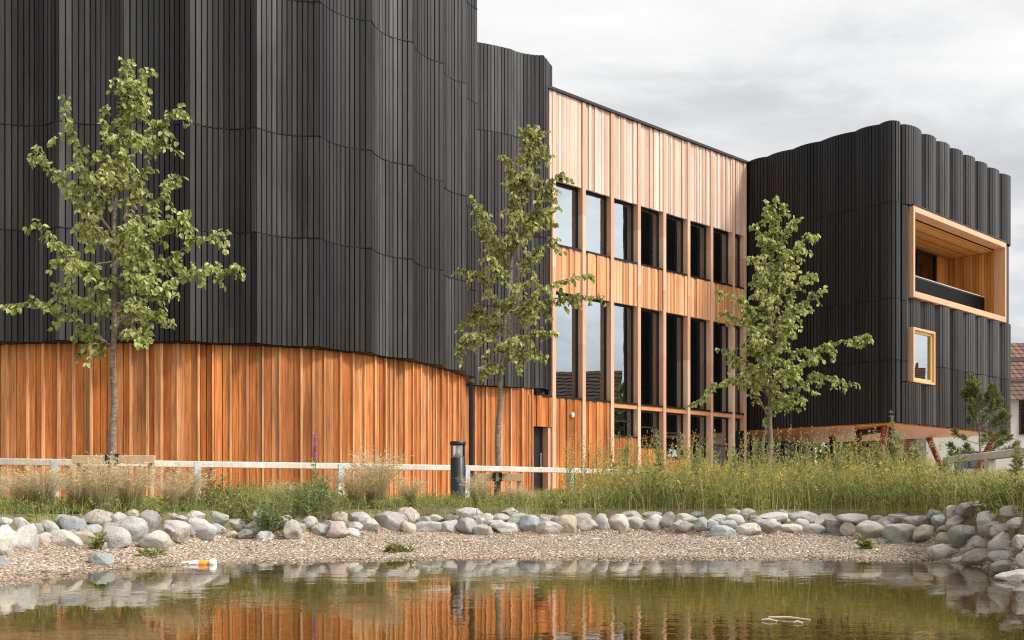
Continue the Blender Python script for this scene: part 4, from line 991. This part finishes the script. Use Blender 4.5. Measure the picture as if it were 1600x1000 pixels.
# ------------------------------------------------------------------ gravel on the beach
def gravel():
    rg=RNG; n=320000; px=rg.uniform(-60,1640,n); s=np.interp(px,S_PX,S_D); b=np.interp(px,B_PX,B_D)
    f=rg.uniform(0,1,n); d=(s-0.75)+(b+0.25-(s-0.75))*f
    keep=rg.random(n)<(b-s+0.8)/3.8; px,d=px[keep],d[keep]; n=len(px)
    x=U(px)*d; z=gz(x,d)+0.018*np.array([mnoise.noise(Vector((a*1.7,c*1.7,0))) for a,c in zip(x,d)])
    r=rg.gamma(5,0.0013,n)+0.0025
    cube=np.array([(-1,-1,-1),(1,-1,-1),(1,1,-1),(-1,1,-1),(-1,-1,1),(1,-1,1),(1,1,1),(-1,1,1)])*0.62
    q=np.array([(3,2,1,0),(4,5,6,7),(0,1,5,4),(1,2,6,5),(2,3,7,6),(3,0,4,7)])
    V=cube[None]+rg.uniform(-0.3,0.3,(n,8,3)); a=rg.uniform(0,6.283,n); ca,sa=np.cos(a),np.sin(a)
    V=V*(r[:,None,None]*np.stack([rg.uniform(0.8,1.4,n),rg.uniform(0.7,1.1,n),rg.uniform(0.45,0.8,n)],-1)[:,None,:])
    V=np.stack([V[...,0]*ca[:,None]-V[...,1]*sa[:,None],V[...,0]*sa[:,None]+V[...,1]*ca[:,None],V[...,2]],-1)
    V+=np.stack([x,d,z+r*0.25],-1)[:,None,:]
    Q=(q[None]+np.arange(n)[:,None,None]*8).reshape(-1,4); wet=np.clip((np.interp(px,S_PX,S_D)+0.22+0.08*np.sin(px*0.05)-d)/0.2,0,1); tn=np.repeat(np.clip(rg.normal(0.55,0.2,n)-0.2*wet,0,1),6)
    o=quads('gravel',V.reshape(-1,3),Q,tn,M['pebble'],None,True); tag(o,'pink and beige gravel covering the pond beach','gravel',kind='stuff')
gravel()

# ------------------------------------------------------------------ grasses
def ribbons(B,Hd,Ln,Wd,bend,seg=4,rg=RNG):
    """curved tapering blades: base B, heading unit Hd (plan), length, width, bend amount"""
    n=len(B); t=np.linspace(0,1,seg+1)
    side=np.stack([-Hd[:,1],Hd[:,0],np.zeros(n)],-1)
    # face roughly any direction
    fa=rg.uniform(0,6.283,n); sd=np.stack([np.cos(fa),np.sin(fa),np.zeros(n)],-1)
    V=[]
    for k in t:
        ang=bend*k; out=Ln*(1-np.cos(ang))/np.maximum(bend,1e-3); up=Ln*np.sin(ang)/np.maximum(bend,1e-3)
        c=B+np.stack([Hd[:,0]*out,Hd[:,1]*out,up],-1); w=(Wd*(1-0.85*k))[:,None]*sd*0.5
        V.append(c-w); V.append(c+w)
    V=np.stack(V,1); m=2*(seg+1); base=np.arange(n)*m; Q=[]
    for k in range(seg): Q.append(np.stack([base+2*k,base+2*k+1,base+2*k+3,base+2*k+2],1))
    tips=(V[:,-1]+V[:,-2])/2
    return V.reshape(-1,3),np.concatenate(Q),tips,seg
def curve_pt(B,Hd,Ln,bend,k):
    ang=bend*k; out=Ln*(1-np.cos(ang))/np.maximum(bend,1e-3); up=Ln*np.sin(ang)/np.maximum(bend,1e-3)
    return B+np.stack([Hd[:,0]*out,Hd[:,1]*out,up],-1)
class Acc:
    def __init__(s): s.V=[];s.Q=[];s.T=[];s.n=0
    def add(s,V,Q,T):
        s.V.append(V); s.Q.append(Q+s.n); s.T.append(T); s.n+=len(V)
    def build(s,name,mat,parent=None,local=False):
        return quads(name,np.concatenate(s.V),np.concatenate(s.Q),np.concatenate(s.T),mat,parent,False,local)
def stems_with_leaves(A,B,Ln,bend,rg,stemw,nl,leafL,leafW,tone_s,tone_l,tone_h,headn=10,headlen=0.18,head=True,spread=0.02):
    n=len(B); a=rg.uniform(0,6.283,n); Hd=np.stack([np.cos(a),np.sin(a)],-1)
    V,Q,tips,seg=ribbons(B,Hd,Ln,np.full(n,stemw),bend,4,rg); A.add(V,Q,np.tile(np.clip(rg.normal(tone_s,0.1,n),0,1),4))
    for _ in range(nl):
        k=rg.uniform(0.08,0.85,n); p=curve_pt(B,Hd,Ln,bend,k); a=rg.uniform(0,6.283,n)
        dr=np.stack([np.cos(a),np.sin(a),rg.uniform(0.1,1.3,n)],-1); L=leafL*rg.uniform(0.6,1.3,n)*(1.1-0.5*k)
        v,q=leaves_arrays(p,dr,np.stack([np.zeros(n),np.zeros(n),np.ones(n)],-1)+rg.normal(size=(n,3))*0.5,L,leafW*rg.uniform(0.7,1.3,n))
        t=np.clip(rg.normal(tone_l,0.14,n),0,1); A.add(v,q,np.concatenate([t,t]))
    if head:
        for _ in range(headn):
            k=1-rg.uniform(0,headlen,n); p=curve_pt(B,Hd,Ln,bend,k)+rg.normal(size=(n,3))*spread*0.3; dr=rg.normal(size=(n,3))*0.7+np.array([0,0,0.8])
            v,q=leaves_arrays(p,dr,rg.normal(size=(n,3)),spread*rg.uniform(0.8,2.0,n),np.full(n,spread*0.45)); t=np.clip(rg.normal(tone_h,0.1,n),0,1); A.add(v,q,np.concatenate([t,t]))

def scatter(px0,px1,off0,off1,n,rg,dfar=None):
    px=rg.uniform(px0,px1,n); b=np.interp(px,B_PX,B_D); d=b+rg.uniform(off0,off1,n)
    x=U(px)*d; return np.stack([x,d,gz(x,d)],-1),px

def meadow():
    rg=np.random.default_rng(91); A=Acc()
    # dense leafy meadow to the right
    B,px=scatter(850,1680,0.45,6.0,7200,rg)
    kp=np.array([mnoise.noise(Vector((p[0]*1.3,p[1]*1.0,7)))+0.6*mnoise.noise(Vector((p[0]*4,p[1]*3,1))) for p in B])>rg.uniform(-0.75,0.1,len(B)); B,px=B[kp],px[kp]; n=len(B)
    edge=np.clip((px-850)/170,0.35,1); hh=rg.uniform(0.32,0.72,n)*edge; hh=np.minimum(hh,CAMZ-B[:,2]+(YH-np.maximum(rg.uniform(704,765,n),np.interp(px,[1420,1475,1480],[690,725,733])+rg.uniform(-4,12,n)))*B[:,1]/F)
    patch=np.array([mnoise.noise(Vector((p[0]*0.9,p[1]*0.6,2))) for p in B])
    stems_with_leaves(A,B,hh,rg.uniform(0.1,0.7,n),rg,0.005,8,0.075,0.014,0.3,0.38+0.34*patch,0.74,8,0.3,True,0.018)
    # straw grasses among it
    B,px=scatter(820,1680,0.4,6.0,7000,rg); n=len(B); a=rg.uniform(0,6.283,n)
    hh=np.minimum(rg.uniform(0.3,0.75,n)*np.clip((px-800)/200,0.4,1),CAMZ-B[:,2]+(YH-np.maximum(rg.uniform(690,745,n),np.interp(px,[1420,1475,1480],[690,725,733])+rg.uniform(-8,12,n)))*B[:,1]/F)
    V,Q,_,s=ribbons(B,np.stack([np.cos(a),np.sin(a)],-1),hh,np.full(n,0.006),rg.uniform(0.2,1.2,n),4,rg); A.add(V,Q,np.tile(np.clip(rg.normal(0.68,0.16,n),0,0.95),4))
    # yellow dots
    # taller loose stems
    B,px=scatter(880,1465,0.6,5.5,850,rg); n=len(B); hh=np.clip(CAMZ-B[:,2]+(YH-740+75*rg.random(n)**1.8)*B[:,1]/F,0.2,1.2)
    stems_with_leaves(A,B,hh,rg.uniform(0.05,0.5,n),rg,0.005,10,0.07,0.012,0.5,0.5,0.8,16,0.35,True,0.02)
    B,px=scatter(930,1600,0.6,5,800,rg); n=len(B); B[:,2]+=np.minimum(rg.uniform(0.25,0.62,n),CAMZ-B[:,2]+(YH-np.maximum(rg.uniform(715,765,n),np.interp(px,[1420,1475,1480],[690,725,738])))*B[:,1]/F)
    B=B[px<1465]; n=len(B)
    for _ in range(4):
        v,q=leaves_arrays(B+rg.normal(size=(n,3))*0.012,rg.normal(size=(n,3)),rg.normal(size=(n,3)),np.full(n,0.028),np.full(n,0.02)); A.add(v,q,np.ones(2*n))
    o=A.build('meadow',M['meadow']); tag(o,'tall green and straw coloured wildflower meadow behind the stones','meadow',kind='stuff')
    A=Acc()
    # low growth behind the left stones
    B,px=scatter(-80,880,0.35,5.5,3400,rg); n=len(B)
    def low(B,px,lo,hi): 
        ty=np.interp(px,[0,320,350,500,540,900],[785,784,756,754,780,776]); return np.clip(np.minimum(rg.uniform(lo,hi,len(px)),CAMZ-B[:,2]+(YH-ty-rg.uniform(-14,10,len(px)))*B[:,1]/F),0.05,1)
    stems_with_leaves(A,B,low(B,px,0.1,0.4),rg.uniform(0.1,0.8,n),rg,0.004,6,0.055,0.012,0.42,0.4,0.66,3,0.3,True,0.014)
    B,px=scatter(-80,900,0.3,5.5,6000,rg); n=len(B); a=rg.uniform(0,6.283,n)
    V,Q,_,s=ribbons(B,np.stack([np.cos(a),np.sin(a)],-1),low(B,px,0.1,0.42),np.full(n,0.006),rg.uniform(0.2,1.3,n),3,rg); A.add(V,Q,np.tile(np.clip(rg.normal(0.55,0.2,n),0,0.9),3))
    o=A.build('ground_cover',M['meadow']); tag(o,'low mixed grass and weeds between the stones and the rail','ground cover',kind='stuff')
meadow()

def feather_clump_mesh(seed,green=0.35,r=0.10,n=330):
    rg=np.random.default_rng(seed); A=Acc()
    a=rg.uniform(0,6.283,n); rr=r*np.sqrt(rg.random(n)); B=np.stack([np.cos(a)*rr,np.sin(a)*rr,np.full(n,-0.02)],-1)
    a2=a+rg.normal(0,0.5,n); Hd=np.stack([np.cos(a2),np.sin(a2)],-1)
    V,Q,tips,s=ribbons(B,Hd,rg.uniform(0.28,0.56,n),np.full(n,0.005),rg.uniform(0.1,0.8,n),5,rg)
    t0=np.clip(rg.normal(0.30,0.14,n)+(0.25-green)*0.6,0,1); A.add(V,Q,np.concatenate([np.clip(t0-0.06+0.08*k,0,1) for k in range(5)]))
    m=int(n*0.7); a=rg.uniform(0,6.283,m); rr=r*0.8*np.sqrt(rg.random(m)); B=np.stack([np.cos(a)*rr,np.sin(a)*rr,np.zeros(m)],-1)
    Hd=np.stack([np.cos(a),np.sin(a)],-1)*1.0; Ln=rg.uniform(0.42,0.72,m); bend=rg.uniform(0.1,1.15,m)
    V,Q,tips,s=ribbons(B,Hd,Ln,np.full(m,0.0035),bend,5,rg); A.add(V,Q,np.tile(np.clip(rg.normal(0.8,0.1,m),0,1),5))
    for _ in range(5):
        k=1-rg.uniform(0,0.35,m); p=curve_pt(B,Hd,Ln,bend,k); dr=np.stack([Hd[:,0],Hd[:,1],rg.uniform(-0.2,1.0,m)],-1)+rg.normal(size=(m,3))*0.25
        v,q=leaves_arrays(p,dr,rg.normal(size=(m,3)),rg.uniform(0.04,0.08,m),np.full(m,0.006),0.1); t=np.clip(rg.normal(0.86,0.12,m),0,1); A.add(v,q,np.concatenate([t,t]))
    return A
CL=[(-15,0.9,1.0,'straw coloured feather grass clump at the left edge of the photo'),(35,1.3,0.8,'thin straw feather grass clump between the left edge and the dark green clump'),(68,0.9,1.05,'dense dark green grass clump left of the tree with the crossbar'),(122,1.0,0.95,'pale grass clump under the left end of the wooden crossbar'),
(160,0.75,1.0,'bleached feather grass clump at the foot of the left tree'),(205,0.9,1.1,'arching straw grass clump under the right end of the crossbar'),(268,1.2,0.9,'small pale grass clump right of the tree with the crossbar'),(293,0.9,1.0,'straw topped grass clump before the first bracketed post'),
(440,1.5,0.8,'thin grass clump below the purple flower spike'),(556,1.1,0.95,'green based grass clump right of the second bracketed post'),(588,1.1,1.2,'tall pale plumed grass clump halfway between second bracketed post and bollard'),(640,1.3,0.85,'low grass clump left of the black bollard'),
(748,1.6,0.85,'straw grass clump just right of the black bollard'),(806,1.7,0.9,'grass clump right of the slim tree trunk'),(838,1.9,0.85,'pale grass clump before the dark door')]
TOPS=[738,742,728,738,722,724,748,732,756,735,712,748,746,758,768]
for i,(px,off,sc,lab) in enumerate(CL):
    d=np.interp(px,B_PX,B_D)+off; x=U(px)*d; 
    g_=0.75 if i in (2,9) else (0.15 if i in (0,4,10) else 0.35)
    sc=(CAMZ+(YH-TOPS[i])*d/F-gzf(x,d))/0.60; A=feather_clump_mesh(300+i,g_); o=A.build('ornamental_grass',M['straw'],None); o.location=(x,d,gzf(x,d)); o.scale=(sc*1.05,sc*1.05,sc); tag(o,lab,'grass clump','ornamental grass clumps along the rail')

def tall_weed(px,off,top_y,lab,seed,n=5):
    rg=np.random.default_rng(seed); d=np.interp(px,B_PX,B_D)+off; x=U(px)*d; g0=gzf(x,d); H=CAMZ+(YH-top_y)*d/F-g0
    A=Acc(); B=np.stack([rg.normal(0,0.05,n),rg.normal(0,0.05,n),np.zeros(n)],-1); B[0]=0
    Ln=H*rg.uniform(0.65,0.95,n); Ln[0]=H
    stems_with_leaves(A,B,Ln,rg.uniform(0.02,0.22,n),rg,0.008,34,0.10,0.02,0.4,0.5,0.72,70,0.42,True,0.026)
    o=A.build('tall_weed',M['weed'],None); o.location=(x,d,g0); tag(o,lab,'weed','tall grey green weeds rising from the meadow')
for i,(px,off,ty,lab) in enumerate([(1396,2.2,640,'tallest grey green weed, before the front steel leg of the black block'),(1188,2.4,662,'tall weed rising just left of the third tree trunk'),(1262,2.0,688,'bushy weed between the third tree and the glazed screen'),(1308,2.0,684,'narrow weed right of the bushy weed beside the third tree'),
 (1374,1.8,690,'short weed left of the tallest weed'),(1434,2.2,690,'weed right of the tallest weed, below the small framed window'),(1030,2.2,672,'feathery weed before the fourth tall wooden pier'),(978,2.0,688,'pale weed before the third tall wooden pier'),(1500,2.0,704,'weed left of the pine sapling'),(1592,2.2,690,'weed at the right edge of the photo beside the rail'),(1092,2.0,700,'short weed before the sixth tall wooden pier'),(1150,2.2,694,'weed before the last wooden pier')]):
    tall_weed(px,off,ty,lab,700+i)
def weed_clump(px,off,h,lab,seed,n=26,mat='weed',r=0.13,d=None):
    rg=np.random.default_rng(seed); d=np.interp(px,B_PX,B_D)+off if d is None else d; x=U(px)*d; A=Acc()
    B=np.stack([rg.normal(0,r,n),rg.normal(0,r,n),np.zeros(n)-0.01],-1)
    stems_with_leaves(A,B,h*rg.uniform(0.5,1.05,n),rg.uniform(0.1,0.9,n),rg,0.005,14,0.07,0.018,0.35,0.42,0.8,5,0.25,True,0.018)
    o=A.build('weed_clump',M[mat],None); o.location=(x,d,gzf(x,d)); tag(o,lab,'weed','leafy weeds among the stones')
weed_clump(340,0.9,0.50,'leafy green weed behind the stones right of the first bracketed post',801)
weed_clump(385,0.35,0.34,'orange tinged weed hanging over the stones left of the purple flower',802,22,'meadow')
weed_clump(430,0.25,0.38,'broad green weed spilling over the stones under the purple flower',803,40)
weed_clump(478,0.5,0.42,'leafy weed behind stones beside the purple flower spike',804,34)
weed_clump(500,0.8,0.45,'bushy green weed left of the second bracketed post',805,34)
weed_clump(152,0.02,0.16,'tiny weed growing between stones under the left tree',806,6,'meadow',0.02)
weed_clump(620,0,0.12,'small grass tuft on the gravel left of the bollard',807,12,'meadow',0.05,d=9.1)
weed_clump(1355,0,0.14,'small grass tuft on the gravel near the right stones',808,9,'meadow',0.03,d=9.3)
weed_clump(240,0,0.05,'flat weed on the gravel under the left stones',809,7,'meadow',0.07,d=8.05)
def spike():
    rg=np.random.default_rng(4); d=12.6; px=492; x=U(px)*d; g0=gzf(x,d); H=CAMZ+(YH-677)*d/F-g0
    t=empty('flower_spike',(x,d,g0),'single purple flower spike standing above the rail','flower'); mb=MB(); mb.tube([(x,d,g0),(x+0.01,d,g0+H*0.5),(x,d,g0+H)],[0.006,0.005,0.002],6); mb.build('stem',M['weed'],t)
    n=260; k=rg.uniform(0.66,1,n); a=rg.uniform(0,6.283,n); p=np.stack([np.full(n,x),np.full(n,d),g0+H*k],-1); dr=np.stack([np.cos(a),np.sin(a),rg.uniform(0.1,0.8,n)],-1)
    L=0.034*(1.35-k)*1.6; v,q=leaves_arrays(p,dr,rg.normal(size=(n,3)),L,L*0.6); tt=rg.random(n); quads('blossom',v,q,np.concatenate([tt,tt]),M['purple'],t)
    n=30; k=rg.uniform(0.2,0.65,n); a=rg.uniform(0,6.283,n); p=np.stack([np.full(n,x),np.full(n,d),g0+H*k],-1); dr=np.stack([np.cos(a),np.sin(a),np.full(n,0.7)],-1)
    v,q=leaves_arrays(p,dr,rg.normal(size=(n,3)),np.full(n,0.07),np.full(n,0.018)); tt=rg.random(n); quads('foliage',v,q,np.concatenate([tt,tt]),M['weed'],t)
spike()
def ragwort(px,y,d,lab,seed):
    rg=np.random.default_rng(seed); top=W(px,y,d); g0=gzf(top.x,d); t=empty('yellow_flower',(top.x,d,g0),lab,'flower','yellow flowers in the meadow')
    mb=MB(); P=[]
    for i in range(7):
        e=top+Vector((rg.normal(0,0.05),rg.normal(0,0.05),rg.normal(0,0.03))); mb.tube([(top.x,d,g0),(top.x,d,g0+(top.z-g0)*0.7),e],[0.005,0.004,0.002],5); P+= [np.array(e)]*14
    mb.build('stem',M['weed'],t); P=np.array(P); n=len(P); v,q=leaves_arrays(P+rg.normal(size=(n,3))*0.01,rg.normal(size=(n,3))+[0,0,0.4],rg.normal(size=(n,3)),np.full(n,0.034),np.full(n,0.02)); tt=rg.random(n); quads('blossom',v,q,np.concatenate([tt,tt]),M['yellow'],t)
ragwort(1340,734,12.6,'yellow flower head in the meadow left of the tallest weed',1); ragwort(1415,739,12.4,'larger yellow flower head in the meadow right of the tallest weed',2)

# ------------------------------------------------------------------ litter in the water
d=7.95; p=W(332,880,d); p.z=0.012; ax=Vector((1,-0.12,0.10)).normalized()
bt=empty('plastic_bottle',p,'plastic bottle with white cap and orange label lying at the water edge','bottle')
q=MB(); q.lathe(p-ax*0.27,[(0.026,0),(0.034,0.012),(0.034,0.155),(0.033,0.17)],16,0.5,ax); q.build('body',M['milky_plastic'],bt)
q=MB(); q.lathe(p-ax*0.098,[(0.034,0),(0.0345,0.02),(0.026,0.055),(0.015,0.082)],16,0.5,ax); q.build('label',M['orange_plastic'],bt)
q=MB(); q.lathe(p-ax*0.016,[(0.03,0),(0.034,0.006),(0.034,0.035),(0.028,0.042)],16,0.5,ax); q.build('cap',M['white_plastic'],bt)
for (x0,y0,x1,y1,lab) in ((1201,966,1266,970,'long pale dry reed floating on the pond'),(1190,970,1214,972,'short pale dry reed left of the long floating reed'),(1240,974,1254,975,'smallest pale reed scrap below the long floating reed')):
    d0=CAMZ*F/(y0-YH); d1=CAMZ*F/(y1-YH); q=MB(); a=Vector((U(x0)*d0,d0,0.004)); b=Vector((U(x1)*d1,d1,0.004)); q.tube([a,(a+b)/2+Vector((0,0.01,0.004)),b],[0.004,0.006,0.003],6); o=q.build('floating_reed',M['stick']); tag(o,lab,'reed','reeds floating on the pond')

# ------------------------------------------------------------------ light, sky, camera
SUN_EL,SUN_AZ=math.radians(46),math.radians(108)     # azimuth from +Y clockwise
sd=Vector((math.cos(SUN_EL)*math.sin(SUN_AZ),math.cos(SUN_EL)*math.cos(SUN_AZ),math.sin(SUN_EL)))
L=bpy.data.lights.new('sun','SUN'); L.energy=3.0; L.angle=math.radians(10); L.color=(1,0.95,0.88)
so=bpy.data.objects.new('sun',L); COL.objects.link(so); so.rotation_euler=(-sd).to_track_quat('-Z','Y').to_euler(); so.location=(0,0,30)
wd=bpy.data.worlds.new('World'); SC.world=wd; wd.use_nodes=True; nt=wd.node_tree; nt.nodes.clear()
out=nt.nodes.new('ShaderNodeOutputWorld'); bg=nt.nodes.new('ShaderNodeBackground'); bg.inputs['Strength'].default_value=0.1; nt.links.new(bg.outputs[0],out.inputs['Surface'])
sk=nt.nodes.new('ShaderNodeTexSky'); sk.sky_type='NISHITA'; sk.sun_disc=False; sk.sun_elevation=SUN_EL; sk.sun_rotation=SUN_AZ
tc=N(nt,'ShaderNodeTexCoord'); sx=N(nt,'ShaderNodeSeparateXYZ'); nt.links.new(tc.outputs['Generated'],sx.inputs[0])
zc=N(nt,'ShaderNodeMath',operation='MAXIMUM'); nt.links.new(sx.outputs[2],zc.inputs[0]); zc.inputs[1].default_value=0.0
za=N(nt,'ShaderNodeMath',operation='ADD'); nt.links.new(zc.outputs[0],za.inputs[0]); za.inputs[1].default_value=0.22
def dv(o): 
    m=N(nt,'ShaderNodeMath',operation='DIVIDE'); nt.links.new(o,m.inputs[0]); nt.links.new(za.outputs[0],m.inputs[1]); return m.outputs[0]
cx=N(nt,'ShaderNodeCombineXYZ'); nt.links.new(dv(sx.outputs[0]),cx.inputs[0]); nt.links.new(dv(sx.outputs[1]),cx.inputs[1])
mp=N(nt,'ShaderNodeMapping'); mp.inputs['Scale'].default_value=(0.75,1.25,1); mp.inputs['Location'].default_value=(3.1,1.7,0.4); nt.links.new(cx.outputs[0],mp.inputs[0])
cn=N(nt,'ShaderNodeTexNoise'); cn.inputs['Scale'].default_value=1.9; cn.inputs['Detail'].default_value=9; cn.inputs['Roughness'].default_value=0.57; cn.inputs['Distortion'].default_value=0.35; nt.links.new(mp.outputs[0],cn.inputs['Vector'])
cr=ramp(nt,[(0.34,(4.9,4.98,5.1)),(0.44,(5.9,5.93,5.98)),(0.5,(6.8,6.8,6.8)),(0.57,(7.5,7.47,7.42)),(0.67,(8.1,8.03,7.95))]); nt.links.new(cn.outputs['Fac'],cr.inputs[0])
# brighter cloud round the hidden sun
dt=N(nt,'ShaderNodeVectorMath',operation='DOT_PRODUCT'); nt.links.new(tc.outputs['Generated'],dt.inputs[0]); dt.inputs[1].default_value=sd
gl_=maprange(nt,dt.outputs['Value'],0.4,1.0,1.0,3.2)
vs=N(nt,'ShaderNodeVectorMath',operation='SCALE'); nt.links.new(cr.outputs[0],vs.inputs[0]); nt.links.new(gl_,vs.inputs['Scale'])
mx=mixc(nt,sk.outputs[0],vs.outputs[0],0.93); nt.links.new(mx,bg.inputs['Color'])

cam=bpy.data.cameras.new('camera'); cam.lens=F/1600*36; cam.sensor_width=36; cam.shift_y=(YH-500)/1600; cam.clip_end=3000; cam.clip_start=0.05
cobj=bpy.data.objects.new('camera',cam); COL.objects.link(cobj); cobj.location=(0,0,CAMZ); cobj.rotation_euler=(math.pi/2,0,0); SC.camera=cobj
SC.view_settings.view_transform='Standard'; SC.view_settings.look='None'; SC.view_settings.exposure=0.38; SC.view_settings.gamma=1
SC.cycles.transparent_max_bounces=24; SC.cycles.max_bounces=8
SC.cycles.use_denoising=True; SC.cycles.denoiser='OPENIMAGEDENOISE'; SC.cycles.denoising_input_passes='RGB_ALBEDO_NORMAL'; SC.cycles.denoising_prefilter='ACCURATE'; SC.cycles.filter_width=1.15
